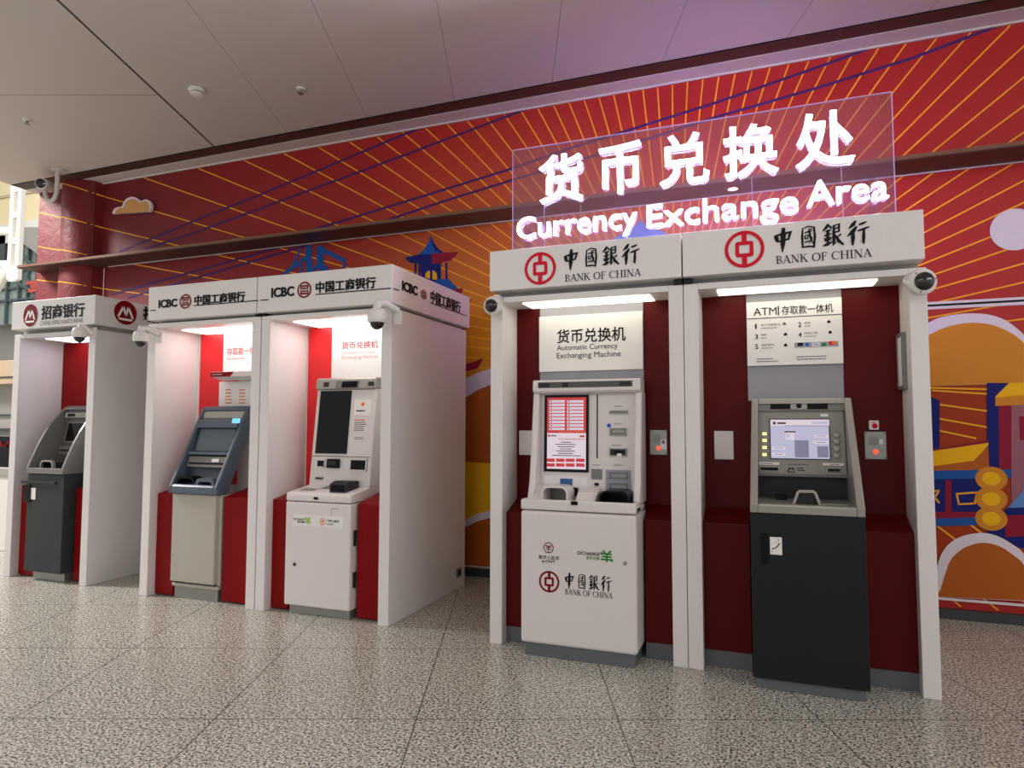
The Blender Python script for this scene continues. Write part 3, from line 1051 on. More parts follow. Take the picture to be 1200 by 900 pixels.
BY, IY, CY = 4.318, 4.388, 4.456
boothG = 'white bank machine booths along the mural'
bA, sA = booth('machine_booth', 'white booth with maroon inside housing the white currency machine under the lit sign', boothG,
               -1.80, -.471, BY, 4.61, 5.7, -1.785, -.471, 'white', 'maroon', 2.436, [(-1.71, -1.535), (-.742, -.559)], 'maroon', .105,
               (-1.58, -.69, 4.37, 4.59), 'panelA', False)
bB, sB = booth('machine_booth', 'rightmost white booth with maroon inside housing the charcoal and silver cash machine', boothG,
               -.467, .878, BY, 4.61, 5.7, -.463, .862, 'white', 'maroon', 2.436, [(-.377, -.097), (.522, .788)], 'maroon', .105,
               (-.265, .64, 4.37, 4.55), 'panelA', False)
bC, sC = booth('machine_booth', 'white booth with bright red stripe housing the slate blue slanted cash machine', boothG,
               -5.166, -3.901, IY, 4.87, 5.7428, -5.105, -3.901, 'white', 'red', 2.42, [(-5.076, -4.862), (-4.318, -3.99)], 'face', .012,
               (-4.95, -4.13, 4.56, 4.84), 'panelB', True)
bD, sD = booth('machine_booth', 'white booth with bright red stripe and long plain white side, housing the black screen kiosk', boothG,
               -3.892, -2.648, IY, 4.87, 5.7428, -3.892, -2.612, 'white', 'red', 2.42, [(-3.802, -3.632), (-2.978, -2.738)], 'face', .012,
               (-3.66, -2.86, 4.50, 4.84), 'panelB', True)
bE, sE = booth('machine_booth', 'leftmost grey white booth with round red emblems, housing a dark grey cash machine', boothG,
               -7.07, -5.918, CY, 4.91, 5.75, -7.03, -5.862, 'cmbwhite', 'red', 2.44, [(-6.98, -6.73), (-6.20, -6.008)], 'face', .012,
               (-6.75, -6.25, 4.55, 4.86), 'panelC', True)
# back panel pieces
MB().box(-1.525, -.772, 4.598, 4.61, 1.70, 2.36, 'midgrey').build('centre_panel', bA)
b1 = MB().box(-1.525, -.772, 4.575, 4.598, 1.885, 2.288, 'face').build('info_board', bA, .003)
MB().box(-.095, .468, 4.598, 4.61, 1.66, 2.36, 'midgrey').build('centre_panel', bB)
b2 = MB().box(-.095, .468, 4.575, 4.598, 1.885, 2.302, 'face').build('info_board', bB, .003)
MB().box(-5.03, -4.745, 4.855, 4.87, .95, 2.36, 'redglow').build('red_stripe', bC)
b3 = MB().box(-4.74, -4.02, 4.845, 4.87, 1.985, 2.36, 'face').build('info_board', bC, .002)
MB().box(-4.745, -4.56, 4.855, 4.87, .95, 1.985, 'redglow').build('red_stripe', bC)
ps = MB().box(*at(257, 465, 4.85)[:1], -4.02, 4.846, 4.856, 1.62, 1.90, 'face')
fp = FY(4.846)
for x0_, x1_ in ((264, 273), (280, 289)):
    a0, a1, z0_, z1_ = tb(x0_, x1_, 456, 475, 4.846)
    microlines(ps, fp, a0, a1, z0_, z1_, 5, 'orange', .001, .35, 3)
ps.build('poster', bC)
cn = MB().side([(4.66, 1.93), (4.66, 1.975), (4.845, 1.975), (4.845, 1.93), (4.80, 1.905)], -4.70, -4.04, 'machwhite')
cnf = FY(4.66)
poly(cn, cnf, [(-4.70, 1.931), (-4.47, 1.931), (-4.43, 1.972), (-4.70, 1.972)], 'red', .002)
microlines(cn, cnf, -4.68, -4.53, 1.944, 1.960, 1, 'paper', .003, .3, 4)
cn.build('lamp_hood', bC, .002)
MB().box(-3.78, -3.527, 4.855, 4.87, .95, 2.36, 'redglow').build('red_stripe', bD)
b4 = MB().box(-3.525, -2.745, 4.845, 4.87, 1.895, 2.36, 'face').build('info_board', bD, .002)
MB().box(-6.975, -6.50, 4.895, 4.91, .9, 2.36, 'red').build('red_stripe', bE)

# joint covers on the recess between signs
for (Xa, Xb, Y, par) in ((-.525, -.472, BY, bA), (-.464, -.412, BY, bB), (-3.952, -3.902, IY, bC), (-3.891, -3.84, IY, bD)):
    MB().box(Xa, Xb, Y - .012, Y + .06, 2.398, 2.432, 'black').build('joint_cover', par, .003)
y_, z_ = atx(538, 671, -2.648)
MB().box(-2.648, -2.640, y_ - .05, y_ + .05, .11, .19, 'steel').box(-2.641, -2.638, y_ - .035, y_ + .035, .125, .175, 'dark').build('floor_outlet', bD)

# ---- lettering on the signs
fA = FY(BY - .06)


def boc_sign(parent, em, br, en):
    mb = MB()
    a0, a1, z0, z1 = tb(*em, BY - .06)
    boc_emblem(mb, fA, (a0 + a1) / 2, (z0 + z1) / 2, (a1 - a0) / 2, 'bocred', .004)
    mb.build('emblem', parent)
    mb = MB()
    brush(mb, fA, *tb(*br, BY - .06), 'ink', .004)
    serif(mb, fA, 'BANK OF CHINA', *tb(*en, BY - .06), 'ink', .004)
    mb.build('lettering', parent)


boc_sign(sA, (614.5, 651.2, 296, 333.2), (660, 751, 289, 312), (661.5, 751, 318, 326.5))
boc_sign(sB, (848.7, 895.3, 269.6, 313), (906, 1021, 262, 289), (908.5, 1021.5, 294.5, 304))
YIf = IY - .06
fI = FY(YIf)


def icbc_sign(parent, tl, em, ch, lines):
    mb = MB()
    text(mb, fI, 'ICBC', *tb(*tl, YIf), 'ink', .006, bold=.03)
    text(mb, fI, '中国工商银行', *tb(*ch, YIf), 'ink', .006, bold=.023)
    for (xa, ya, xb, yb) in lines:
        A_, B_ = at(xa, ya, YIf), at(xb, yb, YIf)
        z_ = (A_[1] + B_[1]) / 2
        rect(mb, fI, A_[0], B_[0], z_ - .004, z_ + .004, 'ink', .004)
    mb.build('lettering', parent)
    mb = MB()
    a0, a1, z0, z1 = tb(*em, YIf)
    icbc_emblem(mb, fI, (a0 + a1) / 2, (z0 + z1) / 2, (a1 - a0) / 2, 'darkred', .004, (z1 - z0) / (a1 - a0))
    mb.build('emblem', parent)


icbc_sign(sC, (186, 207.5, 352, 361.7), (210.5, 224.2, 346, 363), (228, 287, 344.8, 356.6), [(227, 360, 302.5, 352.6), (176, 365.5, 183, 364.8)])
icbc_sign(sD, (318, 344.5, 337.3, 348.8), (348.5, 364.8, 331, 350), (370, 440, 327.8, 341.4), [(369.5, 346.8, 458, 337.3), (305, 353.2, 315, 352)])
XI = -2.612
fX = FX(XI)
mb = MB()
text(mb, fX, 'ICBC', *tbx(470.5, 488.5, 332.6, 344, XI), 'ink', .006, bold=.035)
text(mb, fX, '中国工商银行', *tbx(504, 539, 347, 361, XI), 'ink', .006, bold=.016)
for xa, ya, xb, yb in ((503, 355, 546, 370.3), (460.5, 339, 467, 340.8)):
    A_, B_ = atx(xa, ya, XI), atx(xb, yb, XI)
    z_ = (A_[1] + B_[1]) / 2
    rect(mb, fX, A_[0], B_[0], z_ - .004, z_ + .004, 'ink', .004)
mb.build('lettering', sD)
mb = MB()
a0, a1, z0, z1 = tbx(492.3, 499.3, 340, 351, XI)
icbc_emblem(mb, fX, (a0 + a1) / 2, (z0 + z1) / 2, (a1 - a0) / 2, 'darkred', .004, (z1 - z0) / (a1 - a0))
mb.build('emblem', sD)
YCf = CY - .06
fC = FY(YCf)
mb = MB()
a0, a1, z0, z1 = tb(27.5, 43.9, 358.5, 384.5, YCf)
cmb_emblem(mb, fC, (a0 + a1) / 2, (z0 + z1) / 2, (a1 - a0) / 2, .004, (z1 - z0) / (a1 - a0))
mb.build('emblem', sE)
mb = MB()
text(mb, fC, '招商银行', *tb(48.7, 98.7, 358, 374.5, YCf), 'ink', .005, bold=.016)
serif_en = tb(47.5, 97.5, 376.3, 381.3, YCf)
text(mb, fC, 'CHINA MERCHANTS BANK', *serif_en, 'greyink', .004)
mb.build('lettering', sE)
XC = -5.862
fXC = FX(XC)
mb = MB()
a0, a1, z0, z1 = tbx(133, 159.8, 354, 382, XC)
cmb_emblem(mb, fXC, (a0 + a1) / 2, (z0 + z1) / 2, (a1 - a0) / 2, .004, (z1 - z0) / (a1 - a0))
mb.build('emblem', sE)
mb = MB()
a0, a1, z0, z1 = tbx(167, 180, 361, 379, XC)
text(mb, fXC, '招商银行', a0, a0 + (a1 - a0) * 4.6, z0, z1, 'ink', .005, bold=.03)
mb.build('lettering', sE)

# ---- information boards
f1 = FY(4.575)
mb = MB()
text(mb, f1, '货币兑换机', *tb(652.5, 733, 384, 400.8, 4.575), 'ink', .002, bold=.014)
text(mb, f1, 'Automatic Currency', *tb(652.5, 723.7, 402.8, 411, 4.575), 'ink', .002)
text(mb, f1, 'Exchanging Machine', *tb(652.5, 727.5, 412, 420.5, 4.575), 'ink', .002)
mb.build('lettering', b1)
mb = MB()
text(mb, f1, 'ATM', *tb(882.7, 909.8, 359.6, 368.4, 4.575), 'ink', .002)
rect(mb, f1, *tb(911.2, 912.6, 357.5, 368.5, 4.575), 'ink', .002)
text(mb, f1, '存取款一体机', *tb(915.5, 976, 356, 366.4, 4.575), 'ink', .002, bold=.006)
z_ = at(930, 370, 4.575)[1]
rect(mb, f1, -.095, .468, z_ - .0022, z_ + .0022, 'ink', .002)
items = [('1', 885.7, 381.6, '账户余额查询', 891.5, 914), ('2', 937, 379.3, '取款', 942.5, 949.5), ('3', 886.3, 393.6, '存款', 891.5, 898),
         ('4', 937.4, 391.2, '转账汇款', 942.5, 958), ('5', 886.6, 405.3, '修改密码', 892, 907)]
for n_, px, py, s_, xa, xb in items:
    text(mb, f1, n_, *tb(px - (1.0 if n_ == '1' else 1.8), px + (.8 if n_ == '1' else 1.8), py - 2.9, py + 2.9, 4.575), 'ink', .002, bold=.01)
    text(mb, f1, s_, *tb(xa, xb, py - 3.2 - (xa - px) * .05, py - .4 - (xa - px) * .05, 4.575), 'greyink', .002)
    microlines(mb, f1, *tb(xa, xb + 2, py + .6, py + 2.6, 4.575), 1, 'greyink', .002, .35, 7)
for px, py in ((919, 378), (971, 375.5), (920.3, 390.4), (972.5, 387.8), (920.5, 403)):
    a0, a1, z0, z1 = tb(px - 2, px + 2, py - 1.8, py + 1.8, 4.575)
    poly(mb, f1, [(a0, z0), (a1, z0), (a1, (z0 + z1) / 2), ((a0 + a1) / 2, z1), (a0, (z0 + z1) / 2)], 'ink' if px != 919 else 'greyink', .002)
for xa, xb, ya in ((888, 918, 421), (935, 975, 418)):
    microlines(mb, f1, *tb(xa - 1.5, xb - 5, ya - 3, ya + 3, 4.575), 2, 'greyink', .002, .35, int(xa))
mb.build('lettering', b2)
mb = MB()
for (xa, xb, m_) in ((934.5, 941, 'ink'), (943.5, 948, 'blueink'), (963, 968, 'green')):
    rect(mb, f1, *tb(xa, xb, 400.6, 404.4, 4.575), m_, .0026)
rect(mb, f1, *tb(931, 982.3, 399.6, 405.4, 4.575), 'midgrey', .002)
rect(mb, f1, *tb(951.5, 960.5, 400.4, 404.6, 4.575), 'paper', .0026)
text(mb, f1, 'VISA', *tb(952.3, 959.7, 401, 404, 4.575), 'blueink', .003, bold=.02)
for px, m_ in ((973.6, 'bocred'), (976.8, 'orange')):
    X, Z = at(px, 400.7, 4.575)
    disc(mb, f1, X, Z, .0125, m_, .003 if m_ == 'bocred' else .0032)
mb.build('card_marks', b2)
f2 = FY(4.845)
mb = MB()
text(mb, f2, '货币兑换机', *tb(400.7, 443, 400.4, 409, 4.845), 'redink', .002, bold=.008)
text(mb, f2, 'Automatic Currency', *tb(400.7, 441, 412, 416, 4.845), 'faintred', .002)
text(mb, f2, 'Exchanging Machine', *tb(400.7, 442.5, 416.8, 421.6, 4.845), 'faintred', .002)
mb.build('lettering', b4)
mb = MB()
a0, a1, z0, z1 = tb(266.3, 291.5, 408.2, 417.2, 4.845)
text(mb, f2, '存取款一体机', a0, a0 + (a1 - a0) * 1.55, z0, z1, 'redink', .002, bold=.008)
microlines(mb, f2, *tb(266.5, 291, 419.5, 423, 4.845), 1, 'faintred', .002, .5, 9)
mb.build('lettering', b3)
# small notices on the maroon ledges
for par, a_, b_ in ((bA, (762, 592), (786, 597)), (bB, (1023, 603), (1050, 607))):
    mb = MB()
    ff = FY(4.609)
    microlines(mb, ff, *tb(a_[0], b_[0], a_[1], b_[1], 4.609), 1, 'greyink', .001, .5, 5)
    mb.build('small_notice', par)

# ------------------------------------------------------------------ machines
def slope(y0, z0, y1, z1):               # a reclined face: frame plus a way to measure on it
    v = Vector((0, y1 - y0, z1 - z0)).normalized()
    n = Vector((0, -v.z, v.y))
    fr = Fr((0, y0, z0), (1, 0, 0), v, n)

    def on(px, py):
        d = Vector(ray(px, py))
        o = Vector((0, 0, EYE))
        t_ = (fr.o - o).dot(n) / d.dot(n)
        p = o + d * t_
        return p.x, (p - fr.o).dot(v)

    def box_(x0, x1, yt, yb):
        ym, xm = (yt + yb) / 2, (x0 + x1) / 2
        return on(x0, ym)[0], on(x1, ym)[0], on(xm, yb)[1], on(xm, yt)[1]
    return fr, on, box_


def slab(mb, fr, a0, a1, b0, b1, h0, h1, m):
    mb.ext([fr.p(a0, b0, h0), fr.p(a1, b0, h0), fr.p(a1, b1, h0), fr.p(a0, b1, h0)], fr.n * (h1 - h0), m)


def well(mb, fr, a0, a1, b0, b1, m_rim, m_in, rim=.008, h=.012):   # a framed slot: raised rim around a dark opening
    slab(mb, fr, a0, a1, b0, b1, 0, h * .3, m_in)
    slab(mb, fr, a0, a1, b1 - rim, b1, 0, h, m_rim)
    slab(mb, fr, a0, a1, b0, b0 + rim, 0, h, m_rim)
    slab(mb, fr, a0, a0 + rim, b0, b1, 0, h, m_rim)
    slab(mb, fr, a1 - rim, a1, b0, b1, 0, h, m_rim)


def arch(mb, x0, x1, z0, z1, y0, y1, m, t_=.012, fill=None, n=10, lean=0.0):   # an arched hood, open to the front (y0)
    w_ = (x1 - x0) / 2
    cx = (x0 + x1) / 2
    r = min(w_, z1 - z0) * .55

    def outline(k):
        ww, top = w_ - k, z1 - k
        rr = max(.004, r - k)
        pts = [(cx - ww, z0)]
        for i in range(n + 1):
            a = math.pi - math.pi / 2 * i / n
            pts.append((cx - ww + rr + rr * math.cos(a) + lean * 0, top - rr + rr * math.sin(a)))
        for i in range(n + 1):
            a = math.pi / 2 - math.pi / 2 * i / n
            pts.append((cx + ww - rr + rr * math.cos(a), top - rr + rr * math.sin(a)))
        pts.append((cx + ww, z0))
        return pts
    A, B = outline(0), outline(t_)
    k = len(A)
    vs = [(x, y, z) for y in (y0, y1) for P in (A, B) for x, z in P]
    fs = []
    for i in range(k - 1):
        fs += [(i, i + 1, k + i + 1, k + i), (2 * k + i, 2 * k + i + 1, 3 * k + i + 1, 3 * k + i),
               (i, i + 1, 2 * k + i + 1, 2 * k + i), (k + i, k + i + 1, 3 * k + i + 1, 3 * k + i)]
    mb.add(vs, fs, m)
    if fill:
        mb.add([(x, y1 - .004, z) for x, z in B], [tuple(range(k))], fill)
    return mb


MG = 'self-service bank machines'
# ======== A: white currency exchanging machine
A = thing('currency_machine', 'white currency machine with red and white lit portrait screen under the lit sign', 'cash machine', (-1.14, 4.38, 0), MG)
x0, x1 = -1.52, -.757
MB().box(-1.495, -.775, 4.195, 4.57, 0, .1, 'plinth').build('plinth', A, .004)
cab = MB().box(x0, x1, 4.17, 4.57, .085, .938, 'machwhite').build('cabinet', A, .02, seg=3)
f = FY(4.17)
mb = MB()
a0, a1, z0, z1 = tb(637.5, 649.5, 635.5, 647.8, 4.17)
ecny_emblem(mb, f, (a0 + a1) / 2, (z0 + z1) / 2, (a1 - a0) / 2, 'darkred', .002)
mb.build('emblem', cab)
mb = MB()
a0, a1, z0, z1 = tb(632.5, 656.3, 668.7, 694.3, 4.17)
boc_emblem(mb, f, (a0 + a1) / 2, (z0 + z1) / 2, (a1 - a0) / 2, 'darkred', .002)
mb.build('emblem', cab)
mb = MB()
a0, a1, z0, z1 = tb(704.6, 718.8, 645, 658, 4.17)
goat_mark(mb, f, (a0 + a1) / 2, (z0 + z1) / 2, a1 - a0, z1 - z0, 'green', .002)
mb.build('emblem', cab)
mb = MB()
text(mb, f, '数字人民币', *tb(632, 656, 651.0, 655.6, 4.17), 'ink', .002, bold=.012)
text(mb, f, 'e-CNY', *tb(635.7, 651.7, 656, 659.3, 4.17), 'ink', .002, bold=.02)
mb.build('lettering', cab)
mb = MB()
text(mb, f, 'EXCHANGE', *tb(677.5, 703.5, 646.4, 650.4, 4.17), 'ink', .002, bold=.02)
text(mb, f, '货币兑换', *tb(687.5, 703.5, 651.5, 655.9, 4.17), 'green', .002, bold=.012)
mb.build('lettering', cab)
mb = MB()
brush(mb, f, *tb(662.5, 718.5, 673, 691, 4.17), 'ink', .002)
serif(mb, f, 'BANK OF CHINA', *tb(663, 718.7, 692.2, 698.6, 4.17), 'ink', .002)
mb.build('lettering', cab)
X, Z = at(733.3, 659.5, 4.17)
MB().lathe((X, 4.172, Z), (0, -1, 0), [(.012, 0), (.012, .008), (.006, .009)], 'steel', 16).build('lock', cab)
# tray
t = MB()
t.box(x0, x1, 4.17, 4.21, .944, 1.012, 'machwhite')
t.box(x0, x1, 4.20, 4.50, .944, .985, 'machwhite')
t.box(x0, x0 + .03, 4.20, 4.34, .944, 1.012, 'machwhite').box(x1 - .03, x1, 4.20, 4.34, .944, 1.012, 'machwhite')
tray = t.build('tray', A, .012, seg=3)
X, Z = at(673.5, 589.5, 4.17)
MB().box(X - .022, X + .022, 4.166, 4.172, Z - .012, Z + .012, 'black').build('keyhole', tray)
fs_, on, sb_ = slope(4.445, 1.0, 4.475, 1.72)
c = MB().side([(4.445, .985), (4.475, 1.725), (4.575, 1.725), (4.575, .985)], x0 + .045, x1 - .045, 'machwhite')
con = c.build('console', A, .004)
for xa, xb in ((x0, x0 + .045), (x1 - .045, x1)):
    MB().side([(4.30, 1.0), (4.34, 1.12), (4.43, 1.725), (4.575, 1.725), (4.575, .985), (4.30, .985)], xa, xb, 'machwhite').build('side_wing', A, .012, seg=3)
t = MB().side([(4.40, 1.735), (4.405, 1.812), (4.57, 1.812), (4.57, 1.722), (4.42, 1.722)], x0 + .005, x1 - .005, 'machwhite')
cap = t.build('top_cap', A, .006)
fcap = FY(4.402)
mb = MB()
a0, a1, z0, z1 = tb(630.6, 741, 446.8, 453.6, 4.402)
slab(mb, fcap, a0, a1, z0, z1, -.002, .003, 'speaker')
mb.build('speaker_strip', cap)
for xa, xb in ((632, 644), (659, 666), (726, 739)):
    mb = MB()
    p0, p1, q0, q1 = tb(xa, xb, 447.2, 453.2, 4.402)
    slab(mb, fcap, p0, p1, z0 + .006, z1 - .006, .003, .005, 'dark')
    mb.build('speaker', cap)
mb = MB()
slab(mb, fs_, *sb_(638.5, 690.3, 462.7, 552.8), 0, .014, 'black')
bez = mb.build('screen', con, .003)
mb = MB()
R_ = lambda xa, xb, ya, yb, m_, h: rect(mb, fs_, *sb_(xa, xb, ya, yb), m_, h)
R_(642, 687.5, 465.8, 507.4, 'screenred', .0145)
R_(642, 687.5, 507.4, 549.5, 'screenwhite', .0145)
R_(655, 687.5, 504.5, 507.4, 'screenorange', .0148)
for xa, xb in ((644.6, 662.6), (665.3, 684.6)):
    for i in range(9):
        ya = 469 + i * 4
        R_(xa, xb, ya, ya + 2.9, 'screenwhite', .015)
        R_(xa + 1.5, xa + 3.2, ya + .7, ya + 2.1, 'screendark', .0153)
        R_(xa + 4.5, xb - 3, ya + 1.2, ya + 1.9, 'screenlilac', .0153)
R_(643, 645.4, 509.3, 511.8, 'screenred', .015)
R_(646, 653, 510, 511.2, 'screendark', .015)
R_(680, 686, 510, 512.2, 'screenred', .015)
R_(655, 686.5, 514.2, 514.9, 'screenred', .015)
for i, (xa, xb) in enumerate(((658, 670), (652, 676), (654, 674), (657, 671), (653, 675), (655, 672), (648, 682))):
    R_(xa, xb, 517.6 + i * 2.6, 518.5 + i * 2.6, 'screendark', .015)
for xa, xb in ((641.8, 651.2), (652.6, 662.6), (664, 674.2), (676, 686)):
    R_(xa, xb, 537.2, 541, 'screenred', .015)
    R_(xa, xb, 542.8, 546.6, 'screenred', .015)
mb.build('lit_display', bez)
mb = MB()
slab(mb, fs_, *sb_(699.3, 700.9, 461.7, 536.7), -.002, .0015, 'dark')
mb.build('door_gap', con)
for nm, (xa, xb, ya, yb), ins in (('receipt_slot', (714.7, 735.6, 480.6, 484.6), 'slotgrey'), ('card_slot', (715, 734.5, 501.2, 510.4), 'slotgrey'), ('passport_slot', (714.7, 735, 525, 534.2), 'dark')):
    mb = MB()
    well(mb, fs_, *sb_(xa, xb, ya, yb), 'silver', ins, .006, .012)
    if nm == 'card_slot':
        slab(mb, fs_, *sb_(718, 731.5, 503.5, 506.5), .004, .008, 'silver')
    if nm == 'passport_slot':
        slab(mb, fs_, *sb_(720, 731, 528, 531), .004, .014, 'black')
        slab(mb, fs_, *sb_(724, 729, 531, 535), .004, .016, 'paper')
    mb.build(nm, con)
for xa, xb, ya, yb in ((720, 730, 474.6, 476.8), (719.5, 730, 495, 497.4), (717, 731, 520.4, 522.6), (694.5, 704.5, 543.8, 545.8), (719.5, 730.5, 543, 545.8), (660, 678, 558, 559.6)):
    mb = MB()
    microlines(mb, fs_, *sb_(xa, xb, ya, yb), 2, 'greyink', .0012, .4, int(xa))
    mb.build('label_print', con)
mb = MB()
disc(mb, fs_, *on(713.8, 498.3), .014, 'blueink', .0015)
mb.build('sticker', con)
mb = MB()
slab(mb, fs_, *sb_(693.5, 705.8, 549.4, 561.3), 0, .006, 'slotgrey')
slab(mb, fs_, *sb_(697.2, 702, 565.6, 568.8), 0, .006, 'black')
mb.build('scanner_window', con)
mb = MB()
slab(mb, fs_, *sb_(710.3, 740, 550.3, 574), 0, .004, 'midgrey')
well(mb, fs_, *sb_(715, 736, 553, 560.3), 'slotgrey', 'black', .007, .012)
well(mb, fs_, *sb_(715, 736, 565.8, 573), 'slotgrey', 'black', .007, .012)
mb.build('note_slots', con)
mb = MB()
slab(mb, fs_, *sb_(637.5, 689, 557.3, 581), 0, .003, 'face')
slab(mb, fs_, *sb_(657, 671.4, 560.7, 573), .003, .006, 'stickerblue')
slab(mb, fs_, *sb_(672, 678, 571, 581), .003, .02, 'black')
mb.build('lower_panel', con)
xa, xb = at(636, 574, 4.30)[0], at(667.5, 574, 4.30)[0]
mb = MB()
arch(mb, xa, xb, .985, 1.095, 4.27, 4.44, 'machwhite', .014, 'slotgrey')
mb.side([(4.44, 1.09), (4.40, 1.09), (4.27, .99), (4.44, .985)], xa - .09, xa + .004, 'machwhite')
mb.build('white_hood', A, smooth=True)['label'] = 'white arched hood over grey slot'
xa, xb = at(676.5, 574, 4.32)[0], at(700, 574, 4.32)[0]
mb = MB()
mb.side([(4.27, .985), (4.28, 1.01), (4.33, 1.055), (4.44, 1.085), (4.44, .985)], xa, xb, 'machwhite')
mb.build('curved_cover', A, .012, seg=3)
xa, xb = at(703.5, 577, 4.29)[0], at(739, 577, 4.29)[0]
mb = MB()
arch(mb, xa, xb, .985, 1.078, 4.25, 4.44, 'black', .012, 'black')
mb.side([(4.215, .986), (4.215, .992), (4.26, .998), (4.26, .986)], xa + .01, xb - .01, 'black')
mb.build('coin_hood', A, smooth=True)['label'] = 'black arched hood'

# ======== B: charcoal and silver cash machine
B = thing('cash_machine', 'charcoal cash machine with silver slanted surround and lilac lit screen in the rightmost booth', 'cash machine', (.21, 4.36, 0), MG)
MB().box(-.07, .49, 4.15, 4.57, 0, .1, 'plinth').build('plinth', B, .004)
cb = MB().box(-.088, .508, 4.12, 4.57, .065, .995, 'charcoal').build('cabinet', B, .006)
f = FY(4.12)
mb = MB()
slab(mb, f, *tb(892.5, 901, 624, 660, 4.12), -.002, .003, 'black')
mb.build('handle_recess', cb)
mb = MB()
a0, a1, z0, z1 = tb(903, 917, 628.5, 649, 4.12)
slab(mb, f, a0, a1, z0, z1, 0, .0015, 'paper')
stroke(mb, f, [(a0 + (a1 - a0) * u, z0 + (z1 - z0) * v, .006) for u, v in ((.12, .32), (.4, .36), (.65, .5), (.8, .68))], 'ink', .0022)
rect(mb, f, a0 + (a1 - a0) * .68, a0 + (a1 - a0) * .74, z0 + (z1 - z0) * .8, z0 + (z1 - z0) * .88, 'ink', .0022)
rect(mb, f, a0 + (a1 - a0) * .14, a0 + (a1 - a0) * .2, z0 + (z1 - z0) * .14, z0 + (z1 - z0) * .22, 'ink', .0022)
mb.build('sticker', cb)


def taper(mb, xc, z0, z1, k):
    mb.v = [(xc + (x - xc) * (1 - k * max(0, min(1, (z - z0) / (z1 - z0)))), y, z) for x, y, z in mb.v]
    return mb


PB = [(4.115, .997), (4.11, 1.045), (4.475, 1.667), (4.57, 1.667), (4.57, .997)]
hs = MB()
hs.side(PB, -.088, -.046, 'silver').side(PB, .466, .508, 'silver')
hs.side([(4.472, 1.662), (4.455, 1.634), (4.57, 1.634), (4.57, 1.667), (4.475, 1.667)], -.046, .466, 'silver')
hs.side([(4.115, .997), (4.111, 1.045), (4.135, 1.05), (4.16, 1.046), (4.16, .997)], -.046, .466, 'silver')
taper(hs, .21, 1.0, 1.66, .05)
sur = hs.build('surround', B, .006)
fs_, on, sb_ = slope(4.47, 1.2, 4.50, 1.64)
fc = MB().side([(4.471, 1.20), (4.501, 1.636), (4.57, 1.636), (4.57, 1.20)], -.044, .462, 'silverface')
face = taper(fc, .21, 1.0, 1.66, .05).build('face_panel', B)
mb = MB().box(-.044, .464, 4.545, 4.57, 1.02, 1.20, 'dark').box(-.044, .464, 4.16, 4.545, 1.0, 1.046, 'silverface').box(-.044, .464, 4.48, 4.56, 1.185, 1.20, 'slotgrey')
mb.box(.30, .44, 4.24, 4.44, 1.046, 1.052, 'steel').box(.06, .12, 4.40, 4.54, 1.046, 1.07, 'black')
mb.build('cash_tray', B)
mb = MB()
slab(mb, fs_, *sb_(887.5, 989, 470, 480.6), .001, .02, 'slotgrey')
slab(mb, fs_, *sb_(902.8, 925.8, 470.8, 478.8), .02, .024, 'black')
slab(mb, fs_, *sb_(946, 969.7, 470.8, 478.8), .02, .024, 'black')
slab(mb, fs_, *sb_(926.6, 945.4, 470.6, 479), .02, .03, 'steel')
mb.build('visor', face)
p = on(936, 474.8)
MB().lathe(fs_.p(p[0], p[1], .028), fs_.n, [(.017, 0), (.015, .008), (.006, .010)], 'black', 18).build('camera_lens', face)
mb = MB()
slab(mb, fs_, *sb_(902.2, 973, 489.6, 537.4), 0, .006, 'dark')
sc = mb.build('screen', face)
mb = MB()
R_ = lambda xa, xb, ya, yb, m_, h: rect(mb, fs_, *sb_(xa, xb, ya, yb), m_, h)
R_(903.3, 971.8, 490.7, 536.4, 'screenlilac', .0065)
R_(903.3, 971.8, 490.7, 498, 'screenwhite', .0067)
R_(920, 971.8, 497.6, 498.4, 'screengrey', .007)
R_(906, 909, 493.3, 496.6, 'screendark', .007)
R_(911, 921, 494, 496, 'screendark', .007)
R_(951, 970, 493, 496.2, 'screenlilac', .007)
R_(919.5, 932.5, 504.3, 505.8, 'screendark', .007)
R_(920.5, 931, 506, 514.5, 'screenwhite', .007)
R_(922, 925, 507.5, 512, 'screenlilac', .0073)
R_(931.5, 948, 515, 535, 'screengrey', .0066)
R_(958, 971, 522, 535, 'screengrey', .0066)
for xa, xb, ya in ((954, 971, 508.3), (954, 971, 515.8), (905, 920.5, 522.6), (905, 920.5, 529.9)):
    R_(xa, xb, ya, ya + 3.2, 'screenwhite', .0072)
    R_(xa + 3, xb - 3, ya + 1.1, ya + 1.9, 'screengrey', .0075)
mb.build('lit_display', sc)
for i, yk in enumerate((507.5, 515.2, 523.5, 531.8)):
    mb = MB()
    slab(mb, fs_, *sb_(893.6, 898.8, yk - 1.7, yk + 1.7), 0, .008, 'keyyellow')
    slab(mb, fs_, *sb_(899, 902, yk - .3, yk + .3), 0, .002, 'dark')
    mb.build('key', face)
    mb = MB()
    p = on(980.8, yk + 1.2)
    mb.lathe(fs_.p(p[0], p[1], -.001), fs_.n, [(.021, 0), (.019, .008), (.01, .011)], 'silver', 18)
    slab(mb, fs_, *sb_(973.4, 977.5, yk + .9, yk + 1.5), 0, .002, 'dark')
    mb.build('key', face)
mb = MB()
slab(mb, fs_, *sb_(961.5, 970.5, 484, 487), 0, .002, 'paper')
mb.build('label_print', face)
mb = MB()
slab(mb, fs_, *sb_(890, 913.5, 540.6, 543.8), 0, .003, 'paper')
microlines(mb, fs_, *sb_(892, 906, 541.4, 543.2), 1, 'greyink', .0035, .5, 2)
mb.build('label_print', face)
mb = MB()
slab(mb, fs_, *sb_(964.6, 989, 541.4, 544.4), 0, .003, 'paper')
